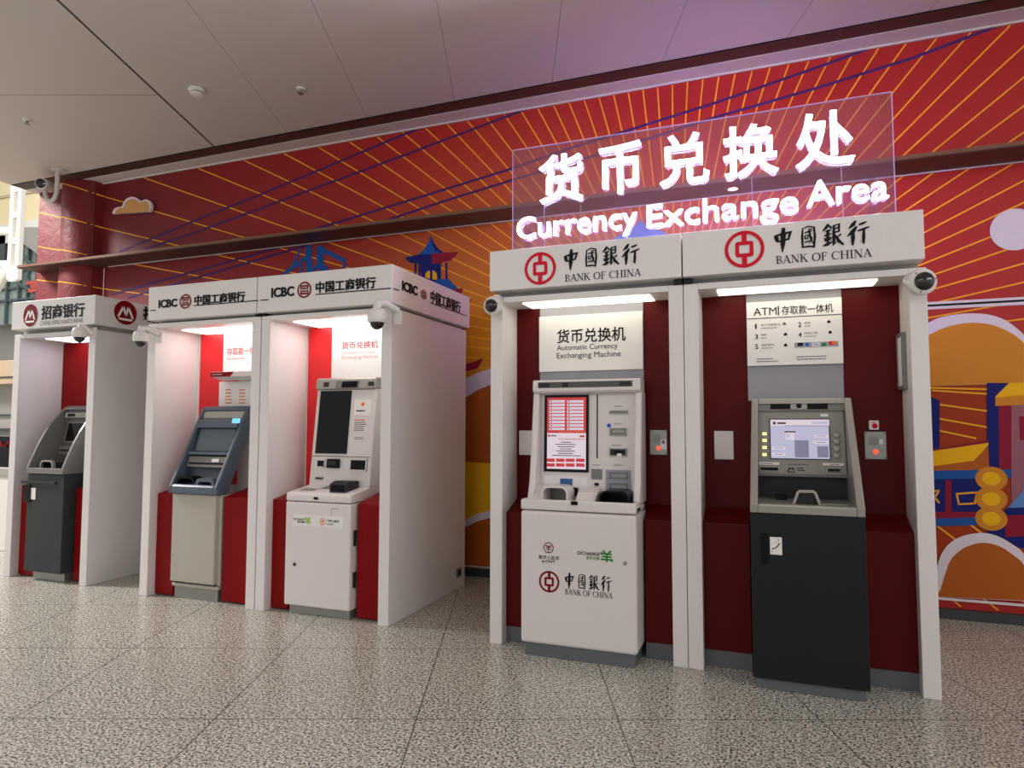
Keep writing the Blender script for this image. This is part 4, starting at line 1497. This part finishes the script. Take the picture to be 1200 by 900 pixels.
microlines(mb, fs_, *sb_(973, 985, 542.2, 544), 1, 'greyink', .0035, .5, 5)
mb.build('label_print', face)
mb = MB()
slab(mb, fs_, *sb_(921.3, 957, 541.2, 553.8), 0, .003, 'hallgrey')
microlines(mb, fs_, *sb_(923, 955, 542, 545), 1, 'greyink', .0035, .5, 3)
microlines(mb, fs_, *sb_(934.5, 944, 546.5, 551.5), 2, 'ink', .0035, .5, 4)
strokes(mb, fs_, [[(0, 0, .16), (.15, .6, .16), (.8, .6, .16), (1, 0, .16), (0, 0, .16)], [(.3, .6, .14), (.3, .25, .14)], [(.7, .6, .14), (.7, .25, .14)]], on(923.5, 552)[0], on(923.5, 552)[1], on(932, 552)[0] - on(923.5, 552)[0], .04, 'ink', .0036)
mb.build('label_print', face)
mb = MB()
well(mb, fs_, *sb_(890, 913.5, 545.5, 551.5), 'silver', 'black', .006, .014)
mb.build('receipt_slot', face)
mb = MB()
well(mb, fs_, *sb_(968, 988, 546.5, 554.2), 'silver', 'slotgrey', .006, .014)
slab(mb, fs_, *sb_(971, 984, 548.6, 551), .004, .02, 'black')
mb.build('card_slot', face)
xa, xb = at(926, 580, 4.26)[0], at(964.5, 580, 4.26)[0]
mb = MB()
w_ = xb - xa
zt_ = 1.128
for y0, y1, m_ in ((4.20, 4.235, 'silver'),):
    mb.ext([(xa, y0, 1.02), (xa + .035, y0, zt_ - .012), (xa + .05, y0, zt_), (xb - .05, y0, zt_), (xb - .035, y0, zt_ - .012), (xb, y0, 1.02), (xb - .018, y0, 1.02),
            (xb - .05, y0, zt_ - .016), (xa + .05, y0, zt_ - .016), (xa + .018, y0, 1.02)], (0, y1 - y0, 0), m_)
mb.box(xa + .03, xb - .03, 4.235, 4.42, 1.046, 1.10, 'dark')
mb.build('cash_hood', B, .003)

# ======== C: slate blue slanted cash machine
Cm = thing('cash_machine', 'slate blue slanted cash machine on a warm grey cabinet in a red striped booth', 'cash machine', (-4.6, 4.6, 0), MG)
x0, x1 = -4.85, -4.335
MB().box(x0 + .01, x1 - .02, 4.465, 4.84, 0, .095, 'steel').build('plinth', Cm, .003)
MB().box(x0, x1, 4.44, 4.84, .10, .13, 'machgrey').box(x0 - .004, x1 - .03, 4.425, 4.84, .145, .90, 'machgrey').box(x1 - .035, x1, 4.46, 4.84, .13, .90, 'machgrey').build('cabinet', Cm, .01, seg=3)
PC = [(4.385, .905), (4.385, .965), (4.735, 1.655), (4.765, 1.668), (4.80, 1.66), (4.80, 1.53), (4.52, .905)]
hd = MB()
for xa, xb in ((x0 - .012, x0 + .022), (x1 - .022, x1 + .012)):
    hd.side(PC, xa, xb, 'slate')
hd.side([(4.385, .905), (4.385, .965), (4.40, .985), (4.43, .985), (4.44, .94), (4.52, .905)], x0 + .022, x1 - .022, 'slate')
hd.side([(4.72, 1.625), (4.735, 1.655), (4.765, 1.668), (4.80, 1.66), (4.80, 1.62)], x0 + .022, x1 - .022, 'slate')
hd.build('surround', Cm, .01, seg=3)
fs_, on, sb_ = slope(4.50, .96, 4.74, 1.62)
fm = MB().side([(4.50, .94), (4.50, .96), (4.74, 1.62), (4.798, 1.62), (4.798, 1.54), (4.53, .94)], x0 + .02, x1 - .02, 'slatedark')
fm.side([(4.44, .935), (4.44, .945), (4.505, .95), (4.505, .935)], x0 + .022, x1 - .022, 'slatedark')
fm.side([(4.716, 1.56), (4.732, 1.62), (4.745, 1.622), (4.74, 1.56)], x0 + .02, x1 - .02, 'machgrey')
face = fm.build('face_panel', Cm)
mb = MB()
mb.side([(4.638, 1.47), (4.656, 1.535), (4.722, 1.56), (4.70, 1.47)], x0 + .03, x1 - .03, 'slate')
vis = mb.build('visor', face, .006)
ff, on2, sb2 = slope(4.638, 1.47, 4.656, 1.535)
mb = MB()
slab(mb, ff, *sb2(272.4, 281.5, 491.3, 497), -.002, .003, 'cyan')
mb.build('lit_label', vis)
mb = MB()
slab(mb, fs_, x0 + .05, x1 - .06, .32, .53, .0, .012, 'slatemid')
mb.build('screen', face)
mb = MB()
slab(mb, fs_, x0 + .025, x1 - .03, .275, .30, .0, .05, 'slate')
slab(mb, fs_, x0 + .04, x1 - .04, .165, .26, .0, .035, 'slotgrey')
slab(mb, fs_, x0 + .06, x1 - .06, .19, .205, .035, .04, 'black')
slab(mb, fs_, x1 - .20, x1 - .12, .21, .24, .035, .042, 'paper')
mb.build('card_module', face)
mb = MB()
arch(mb, x0 + .04, x0 + .25, .945, 1.05, 4.415, 4.515, 'black', .02, 'black')
mb.build('cash_hood', Cm, smooth=True)
mb = MB()
arch(mb, x0 + .265, x1 - .04, .945, 1.04, 4.41, 4.515, 'slate', .03, 'dark')
mb.build('cash_hood', Cm, smooth=True)

# ======== D: white kiosk with tall black screen
D = thing('currency_kiosk', 'white kiosk with tall black switched-off screen beside the plain booth side', 'cash machine', (-3.31, 4.63, 0), MG)
x0, x1 = -3.615, -3.0
MB().box(x0 + .03, x1 - .02, 4.435, 4.84, 0, .085, 'steel').build('plinth', D, .003)
cab = MB().box(x0, x1, 4.40, 4.84, .07, .884, 'machwhite').build('cabinet', D, .012, seg=3)
f = FY(4.40)
mb = MB()
slab(mb, f, *tb(344, 402.5, 605, 618.5, 4.40), 0, .0012, 'face')
a0, a1, z0, z1 = tb(357.8, 365, 606.8, 614.4, 4.40)
goat_mark(mb, f, (a0 + a1) / 2, (z0 + z1) / 2, a1 - a0, z1 - z0, 'lime', .0022)
text(mb, f, 'EXCHANGE', *tb(344.5, 357.5, 608, 610.4, 4.40), 'ink', .0022, bold=.02)
text(mb, f, '货币兑换', *tb(349, 357.5, 611, 613.6, 4.40), 'ink', .0022, bold=.04)
a0, a1, z0, z1 = tb(375.3, 382, 607.7, 616.3, 4.40)
ecny_emblem(mb, f, (a0 + a1) / 2, (z0 + z1) / 2, (a1 - a0) / 2, 'orange', .0022, (z1 - z0) / (a1 - a0))
text(mb, f, '数字人民币', *tb(383.5, 398, 609.8, 612.9, 4.40), 'ink', .0022, bold=.03)
text(mb, f, 'e-CNY', *tb(383.5, 391.5, 614, 616, 4.40), 'ink', .0022, bold=.02)
mb.build('sticker', cab)
mb = MB()
a0, a1, z0, z1 = tb(388.8, 396.8, 596.5, 604, 4.40)
for q in ((a0, a1, z1 - .004, z1), (a0, a0 + .004, z0, z1)):
    rect(mb, f, *q, 'greyink', .0008)
mb.build('panel_seam', cab)
X, Z = at(346, 662, 4.40)
MB().lathe((X, 4.402, Z), (0, -1, 0), [(.013, 0), (.013, .008), (.006, .009)], 'dark', 16).build('lock', cab)
mb = MB()
for z_ in (.62, .30):
    mb.box(x1 - .002, x1 + .012, 4.44, 4.47, z_ - .06, z_ + .06, 'dark')
mb.build('hinge', cab)
t = MB().side([(4.40, .890), (4.40, .945), (4.41, .956), (4.68, .995), (4.84, .995), (4.84, .890)], x0, x1, 'machwhite')
tray = t.build('tray', D, .012, seg=3)
X, Z = at(370.7, 584.7, 4.40)
MB().box(X - .02, X + .02, 4.396, 4.402, Z - .010, Z + .010, 'black').build('keyhole', tray)
mb = MB()
zz = lambda y: .956 + (y - 4.41) * (.995 - .956) / .27
mb.add([(x0 + .06, 4.48, zz(4.48) + .002), (x0 + .20, 4.48, zz(4.48) + .002), (x0 + .20, 4.56, zz(4.56) + .002), (x0 + .06, 4.56, zz(4.56) + .002)], [(0, 1, 2, 3)], 'hallgrey')
mb.add([(x0 + .20, 4.56, zz(4.56) + .002), (x1 - .10, 4.56, zz(4.56) + .002), (x1 - .12, 4.67, zz(4.67) + .002), (x0 + .22, 4.67, zz(4.67) + .002)], [(0, 1, 2, 3)], 'slotgrey')
mb.build('tray_plate', tray)
fs_, on, sb_ = slope(4.655, .99, 4.75, 1.80)
c = MB().side([(4.655, .985), (4.75, 1.80), (4.84, 1.80), (4.84, .985)], x0 + .02, x1, 'machwhite')
con = c.build('console', D, .012, seg=3)
t = MB().side([(4.72, 1.80), (4.735, 1.885), (4.75, 1.897), (4.84, 1.897), (4.84, 1.80)], x0 + .02, x1 - .002, 'silver')
cap = t.build('top_cap', D, .01, seg=3)
ff, on2, sb2 = slope(4.72, 1.80, 4.735, 1.885)
mb = MB()
slab(mb, ff, *sb2(394, 421, 446.8, 455.6), 0, .003, 'slotgrey')
slab(mb, ff, *sb2(401, 419, 447.8, 454.6), .003, .006, 'black')
slab(mb, ff, *sb2(379.5, 385.5, 448.8, 454), 0, .003, 'dark')
slab(mb, ff, *sb2(431.5, 438.5, 447.8, 452.6), 0, .003, 'dark')
mb.build('sensor_bar', cap)
mb = MB()
tl, tr_, br_, bl = on(377.4, 459), on(413.3, 458.5), on(406, 532.8), on(369, 531.7)
xl = (tl[0] + bl[0]) / 2
xr = (tr_[0] + br_[0]) / 2
slab(mb, fs_, xl, xr, (bl[1] + br_[1]) / 2, (tl[1] + tr_[1]) / 2, -.002, .008, 'glassblack')
mb.build('screen', con, .003)
mb = MB()
b_ = on(390, 535.5)[1]
slab(mb, fs_, x0 + .02, x1 - .01, b_ - .003, b_ + .003, -.001, .001, 'greyink')
mb.build('panel_seam', con)
mb = MB()
slab(mb, fs_, *sb_(415.4, 435, 468.6, 487), 0, .0015, 'paper')
disc(mb, fs_, *on(425.5, 474.3), .016, 'orange', .0022)
microlines(mb, fs_, *sb_(417.7, 431, 480.6, 483.4), 1, 'ink', .0022, .6, 3)
mb.build('sticker', con)
mb = MB()
microlines(mb, fs_, *sb_(415.4, 431, 491.5, 494), 1, 'orange', .0012, .5, 4)
microlines(mb, fs_, *sb_(415.4, 430, 494.5, 506), 5, 'greyink', .0012, .4, 5)
microlines(mb, fs_, *sb_(415.4, 427, 512.5, 516), 2, 'greyink', .0012, .4, 6)
mb.build('label_print', con)
mb = MB()
well(mb, fs_, *sb_(372, 381.3, 539.5, 548.2), 'machwhite', 'black', .006, .01)
mb.build('scanner_window', con)
mb = MB()
slab(mb, fs_, *sb_(385.4, 398.8, 538.7, 549.3), 0, .03, 'black')
slab(mb, fs_, *sb_(387.5, 396.5, 541, 546), .03, .033, 'dark')
mb.build('passport_reader', con, .004)
mb = MB()
well(mb, fs_, *sb_(410.5, 430.6, 538.5, 552.6), 'machwhite', 'black', .01, .012)
mb.build('note_slot', con)
mb = MB()
well(mb, fs_, *sb_(370.4, 379, 559.6, 563), 'silver', 'dark', .006, .012)
mb.build('card_slot', con)
xa, xb = at(390, 570, 4.50)[0], at(409, 570, 4.50)[0]
mb = MB()
mb.side([(4.46, .962), (4.46, 1.03), (4.52, 1.05), (4.645, 1.045), (4.645, .985)], xa, xb, 'dark')
mb.box(xa + .015, xb - .015, 4.452, 4.462, .975, 1.025, 'black')
mb.build('scanner_hood', D, .008)['label'] = 'black boxy scanner hood'

# ======== E: dark grey machine with curved silver head
Em = thing('cash_machine', 'dark grey cash machine with curved silver grey head in the leftmost booth', 'cash machine', (-6.44, 4.66, 0), MG)
x0, x1 = -6.72, -6.215
MB().box(x0 + .03, x1 - .04, 4.49, 4.88, 0, .10, 'steel').build('plinth', Em, .003)
cab = MB().box(x0, x1, 4.42, 4.88, .09, 1.02, 'cmbdark').build('cabinet', Em, .006)
f = FY(4.42)
mb = MB()
a0, a1, z0, z1 = tb(27.5, 67, 565.5, 568.5, 4.42)
mb.box(a0 - .01, a1, 4.40, 4.42, z0, z1, 'cmbdark')
mb.build('ledge_strip', cab, .003)
mb = MB()
slab(mb, f, *tb(29.5, 37, 570, 590, 4.42), -.001, .012, 'black')
mb.build('handle', cab, .003)
mb = MB()
slab(mb, f, *tb(37, 42.3, 573.5, 587, 4.42), -.001, .004, 'paper')
mb.build('sticker', cab)
PE = [(4.40, 1.025), (4.40, 1.075), (4.45, 1.20), (4.50, 1.315), (4.56, 1.43), (4.63, 1.535), (4.69, 1.61), (4.755, 1.668), (4.80, 1.69), (4.88, 1.69), (4.88, 1.025)]
hd = MB()
hd.side(PE, x0 - .006, x0 + .022, 'cmbhead').side(PE, x1 - .022, x1 + .006, 'cmbhead')
hd.side([(4.40, 1.025), (4.40, 1.075), (4.43, 1.08), (4.46, 1.05), (4.46, 1.025)], x0 + .02, x1 - .02, 'cmbhead')
hd.side([(4.735, 1.65), (4.755, 1.668), (4.80, 1.69), (4.88, 1.69), (4.88, 1.65)], x0 + .02, x1 - .02, 'cmbhead')
hd.build('surround', Em, .004)
fs_, on, sb_ = slope(4.66, 1.08, 4.76, 1.64)
fm = MB().side([(4.66, 1.05), (4.66, 1.10), (4.76, 1.65), (4.88, 1.65), (4.88, 1.05)], x0 + .02, x1 - .02, 'cmbface')
fm.side([(4.45, 1.03), (4.45, 1.05), (4.66, 1.06), (4.66, 1.03)], x0 + .02, x1 - .02, 'slotgrey')
face = fm.build('face_panel', Em)
mb = MB()
slab(mb, fs_, x0 + .09, x1 - .09, .24, .45, 0, .008, 'slotgrey')
slab(mb, fs_, x0 + .11, x1 - .11, .255, .435, .008, .011, 'glassblack')
mb.build('screen', face)
mb = MB()
slab(mb, fs_, x0 + .06, x1 - .06, .49, .54, 0, .03, 'silver')
slab(mb, fs_, x0 + .10, x0 + .2, .50, .53, .03, .034, 'black')
slab(mb, fs_, x0 + .25, x0 + .33, .50, .53, .03, .034, 'steel')
slab(mb, fs_, x0 + .36, x1 - .10, .50, .53, .03, .034, 'black')
mb.build('visor', face)
mb = MB()
slab(mb, fs_, x0 + .06, x0 + .24, .12, .20, 0, .02, 'slotgrey')
slab(mb, fs_, x1 - .24, x1 - .06, .12, .20, 0, .02, 'slotgrey')
slab(mb, fs_, x0 + .08, x0 + .22, .15, .165, .02, .023, 'black')
slab(mb, fs_, x1 - .22, x1 - .08, .15, .165, .02, .023, 'black')
mb.build('card_module', face)
xa, xb = at(48, 546, 4.47)[0], at(63, 546, 4.47)[0]
mb = MB()
arch(mb, xa, xb, 1.05, 1.15, 4.46, 4.49, 'silver', .014, None)
arch(mb, xa + .012, xb - .012, 1.05, 1.138, 4.48, 4.60, 'dark', .01, 'dark')
mb.build('cash_hood', Em, smooth=True)

# ------------------------------------------------------------------ small fittings on the booths
def plate(px0, px1, py0, py1, Y, name, label, cat, group=None, mat_='machwhite', d=.02):
    a0, a1, z0, z1 = tb(px0, px1, py0, py1, Y)
    o_ = thing(name, label, cat, ((a0 + a1) / 2, Y, z0), group)
    MB().box(a0, a1, Y - d, Y, z0, z1, mat_).build('cover', o_, .003)
    return o_, a0, a1, z0, z1


YP = 4.609
plate(609.5, 625, 504.5, 533, YP, 'blank_plate', 'white blank wall plate half hidden behind the white currency machine', 'wall plate', 'blank plates on maroon panels')
plate(837.5, 860, 504.3, 537.4, YP, 'blank_plate', 'white blank wall plate on maroon panel left of the lilac screen machine', 'wall plate', 'blank plates on maroon panels')
for (q, lab) in (((762, 782.5, 503.4, 532.4), 'grey intercom panel with orange button between white currency machine and the booth joint'),
                 ((1013, 1038.8, 504.3, 536.8), 'grey intercom panel with orange button right of the lilac screen machine')):
    o_, a0, a1, z0, z1 = plate(*q, YP, 'intercom_panel', lab, 'intercom', 'grey intercom panels', 'steel', .015)
    wd, hd_ = a1 - a0, z1 - z0
    ff = FY(YP - .015)
    mb = MB()
    for i in range(5):
        ring(mb, ff, a0 + wd * .42, z0 + hd_ * .66, wd * (.03 + .045 * i), wd * (.045 + .045 * i), 'greyink', .001)
    mb.build('speaker', o_)
    mb = MB().lathe((a0 + wd * .5, YP - .015, z0 + hd_ * .27), (0, -1, 0), [(wd * .12, 0), (wd * .12, .004), (wd * .09, .007)], 'redled', 16)
    mb.build('button', o_)
    mb = MB()
    if q[0] < 800:
        slab(mb, ff, a0 + wd * .62, a0 + wd * .96, z0 + hd_ * .22, z0 + hd_ * .62, 0, .004, 'paper')
        slab(mb, ff, a0 + wd * .70, a0 + wd * .86, z0 + hd_ * .46, z0 + hd_ * .58, .004, .005, 'greyink')
    else:
        slab(mb, ff, a0 + wd * .66, a0 + wd * .84, z0 + hd_ * .55, z0 + hd_ * .72, 0, .002, 'paper')
    mb.build('sticker', o_)
    mb = MB()
    for u in (.08, .92):
        for v in (.06, .94):
            mb.lathe((a0 + wd * u, YP - .015, z0 + hd_ * v), (0, -1, 0), [(.004, 0), (.003, .002)], 'dark', 8)
    mb.build('screw', o_)
o_, a0, a1, z0, z1 = plate(1018, 1029.5, 491.5, 502.3, YP, 'call_button', 'small white call button box with red button above the right intercom panel', 'button', None, 'paper', .025)
MB().lathe(((a0 + a1) / 2 + .004, YP - .025, (z0 + z1) / 2 - .004), (0, -1, 0), [(.016, 0), (.015, .006), (.008, .009)], 'bocred', 16).build('button', o_)
mb = MB()
microlines(mb, FY(YP - .025), a0 + .01, a1 - .01, z1 - .015, z1 - .006, 1, 'redink', .001, .6, 3)
mb.build('label_print', o_)
# framed notice on the inner face of the right side panel
o_ = thing('notice_frame', 'framed notice fixed to the inner right side of the rightmost booth', 'frame', (.788, 4.57, 1.70))
mb = MB().box(.762, .788, 4.44, 4.60, 1.715, 1.735, 'slotgrey').box(.762, .788, 4.44, 4.60, 2.03, 2.05, 'slotgrey').box(.762, .788, 4.44, 4.455, 1.735, 2.03, 'slotgrey').box(.762, .788, 4.585, 4.60, 1.735, 2.03, 'slotgrey')
mb.build('frame', o_, .002)
mb = MB().box(.768, .788, 4.455, 4.585, 1.735, 2.03, 'face')
mb.build('notice_sheet', o_)


def dome_cam(px, py, Y, label, r, nrm, back):   # round turret camera: white shell and black dome
    X, Z = at(px, py, Y)
    o_ = thing('dome_camera', label, 'security camera', (X, Y, Z - r), 'round dome cameras on the booth corners')
    n = Vector(nrm).normalized()
    c = Vector((X, Y, Z))
    MB().lathe(c, n, [(r * .75, -r * .62), (r * .98, -r * .3), (r, 0), (r * .97, r * .28), (r * .82, r * .42)], 'camwhite', 32).build('housing', o_, smooth=True)
    prof = [(r * .70, r * .40)] + [(r * .70 * math.cos(t_), r * .40 + r * .52 * math.sin(t_)) for t_ in [math.pi / 2 * i / 8 for i in range(1, 9)]]
    MB().lathe(c, n, prof, 'camglass', 32).build('dome', o_, smooth=True)
    mb = MB()
    for k in range(3):
        a = 2 * math.pi * k / 3 + .5
        u = n.orthogonal().normalized()
        v = n.cross(u)
        mb.lathe(c + (u * math.cos(a) + v * math.sin(a)) * r * .82 + n * r * .40, n, [(r * .06, 0), (r * .05, r * .06)], 'dark', 8)
    mb.build('screw', o_)
    MB().tube([c - n * r * .5, Vector(back)], r * .62, 'camwhite', 20).build('mount', o_, smooth=True)
    return o_


dome_cam(577.5, 358.5, 4.21, 'round white camera with black dome at the top left corner of the white currency booth', .066, (-.1, -1, -.12), (-1.745, 4.30, 2.385))
dome_cam(1079.5, 329, 4.21, 'round white camera with black dome at the top right corner of the rightmost booth', .074, (.25, -1, -.05), (.80, 4.312, 2.33))


def ptz(px, py, Y, label, s, dx, wy, arm=1.0):          # hanging dome camera on a wall bracket
    X, Z = at(px, py, Y)
    o_ = thing('hanging_dome_camera', label, 'security camera', (X, Y, Z - .09 * s), 'white hanging dome cameras')
    c = (X, Y, Z)
    MB().lathe(c, (0, 0, 1), [(.062 * s, -.035 * s), (.068 * s, -.02 * s), (.068 * s, .03 * s), (.055 * s, .058 * s), (.03 * s, .07 * s)], 'camwhite', 28).build('housing', o_, smooth=True)
    MB().lathe((X, Y, Z - .035 * s), (0, 0, -1), [(.05 * s * math.cos(t_), .05 * s * math.sin(t_)) for t_ in [math.pi / 2 * i / 8 for i in range(9)]], 'camglass', 28).build('dome', o_, smooth=True)
    mb = MB()
    mb.tube([(X, Y, Z + .06 * s), (X, Y, Z + (.062 + .038 * arm) * s), (X + dx * .35, Y + (wy - Y) * .3, Z + (.062 + .05 * arm) * s), (X + dx, wy - .012, Z + .07 * s * arm)], [.03 * s, .034 * s, .03 * s, .026 * s], 'camwhite', 14)
    mb.box(X + dx - .035, X + dx + .035, wy - .014, wy - .001, Z - .03, Z + .07, 'camwhite')
    mb.build('bracket', o_, smooth=True)
    return o_


ptz(441.5, 373, 4.22, 'white hanging dome camera at the top right corner of the black screen kiosk booth', 1.05, .085, IY)
ptz(164.5, 397.5, 4.24, 'white hanging dome camera at the top left corner of the slate blue machine booth', .92, .06, IY, .7)
ptz(93, 393, 4.36, 'white hanging dome camera at the top right corner of the leftmost booth', .95, .07, CY, .15)

# camera on a hooked pipe below the ceiling
X, Y = atz(67, 200, 4.71)
z_b = at(67, 237, Y)[1]
hc = thing('pipe_camera', 'white box camera on a hooked pipe hanging from the ceiling left corner', 'security camera', (X, Y, z_b))
xl = at(52, 230, Y)[0]
mb = MB()
mb.tube([(X, Y, 4.708), (X, Y, z_b + .12), (X - .03, Y, z_b + .04), (X - .09, Y, z_b + .005), (xl + .06, Y, z_b + .03), (xl + .01, Y, z_b + .10), (xl, Y, z_b + .16)], .027, 'wire', 12)
mb.lathe((X, Y, 4.71), (0, 0, -1), [(.08, .002), (.08, .02), (.04, .03)], 'wire', 18)
mb.build('pipe', hc, smooth=True)
zc_ = at(51, 219, Y)[1]
mb = MB()
d_ = Vector((.52, -.84, -.15)).normalized()
c = Vector((xl, Y, zc_))
mb.tube([c - d_ * .12, c + d_ * .12], [.07, .07], 'camwhite', 12)
mb.build('housing', hc, .006)
MB().lathe(c + d_ * .12, d_, [(.06, 0), (.058, .006), (.03, .012)], 'camglass', 20).build('lens', hc)

# ceiling fittings
X, Y = atz(229.5, 106, 4.71)
o_ = thing('smoke_detector', 'white round smoke detector on the ceiling panels', 'smoke detector', (X, Y, 4.65))
MB().lathe((X, Y, 4.709), (0, 0, -1), [(.075, 0), (.075, .02), (.06, .03)], 'camwhite', 28).build('base', o_, smooth=True)
MB().lathe((X, Y, 4.68), (0, 0, -1), [(.05, 0), (.05, .012)], 'greyink', 28).build('vent_ring', o_)
MB().lathe((X, Y, 4.668), (0, 0, -1), [(.058, 0), (.055, .014), (.03, .022)], 'camwhite', 28).build('sensor_cap', o_, smooth=True)
for (px, py, lab) in ((351.5, 104.5, 'small ceiling sprinkler right of the smoke detector'), (31, 142, 'small ceiling sprinkler left of the long ceiling joint')):
    X, Y = atz(px, py, 4.71)
    o_ = thing('sprinkler', lab, 'sprinkler', (X, Y, 4.66), 'ceiling sprinklers')
    MB().lathe((X, Y, 4.709), (0, 0, -1), [(.045, 0), (.04, .012), (.02, .016)], 'camwhite', 20).build('rose', o_, smooth=True)
    MB().lathe((X, Y, 4.695), (0, 0, -1), [(.012, 0), (.012, .03), (.03, .032), (.03, .036)], 'steel', 14).build('head', o_)
X, Z = at(858, 217, 5.98)  # added glowing disc standing in for a warm reflection in the acrylic
o_ = thing('ledge_glow_spot', 'small added warm glow under the brown ledge, standing in for a reflected spot', 'light spot', (X, 5.98, 3.54))
MB().lathe((X, 5.98, 3.5645), (0, 0, -1), [(.06, 0), (.06, .01), (.045, .012)], 'gold_edge', 20).build('trim_ring', o_)
MB().lathe((X, 5.98, 3.553), (0, 0, -1), [(.042, 0), (.042, .002)], 'panelA', 20).build('glow_disc', o_)

# ------------------------------------------------------------------ lit sign on clear acrylic
YS = 4.60
sg = thing('lit_sign', 'lit white lettering on a clear acrylic panel standing on the two rightmost booths', 'sign', (-.48, YS, 2.719))
zb_, zt_ = 2.72, 3.575
xa, xb = -1.738, .782
p = MB()
p.box(xa, xb, YS - .006, YS + .006, zb_, zt_, 'acrylic')
ap = p.build('acrylic_panel', sg)
e = MB()
e.box(xa - .004, xa, YS - .0062, YS + .0062, zb_, zt_, 'acryledge').box(xb, xb + .004, YS - .0062, YS + .0062, zb_, zt_, 'acryledge').box(xa, xb, YS - .0062, YS + .0062, zt_, zt_ + .004, 'acryledge')
e.build('panel_edge', ap)
fr = FY(YS - .006)
D_ = .035
YF = YS - .006 - D_
for s_, q in (('货', (631, 682, 180, 237)), ('币', (701, 750.6, 167, 226)), ('兑', (772, 830, 156, 216)), ('换', (846.5, 911, 144.6, 206)), ('处', (931, 1000.5, 129.3, 194.5))):
    mb = MB()
    text(mb, fr, s_, *tb(*q, YF), 'led', D_, bold=.012, sidem='ledside')
    mb.build('character', sg)
for s_, q in (('Currency', (605, 746, 247.5, 273.0)), ('Exchange', (757.6, 935, 230.0, 257.0)), ('Area', (944.5, 1040.5, 206.5, 236.0))):
    mb = MB()
    text(mb, fr, s_, *tb(*q, YF), 'led', D_, bold=.004, sidem='ledside', cap=True)
    mb.build('word', sg)
mb = MB()
for xx in (xa + .12, xb - .12):
    mb.box(xx - .02, xx + .02, YS + .006, YS + .02, zb_, zb_ + .34, 'acrylic')
    mb.box(xx - .03, xx + .03, YS + .006, YS + .08, zb_, zb_ + .01, 'acrylic')
mb.build('support_strut', sg)
mb = MB()
for px, py in ((680, 240), (637, 240), (880, 208), (985, 196), (714, 285), (799, 275), (856, 268)):
    X, Z = at(px, py, YS + .01)
    mb.tube([(X, YS + .012, Z), (X + .004, YS + .012, zb_ + .005)], .003, 'wire', 6)
mb.build('cable', sg)
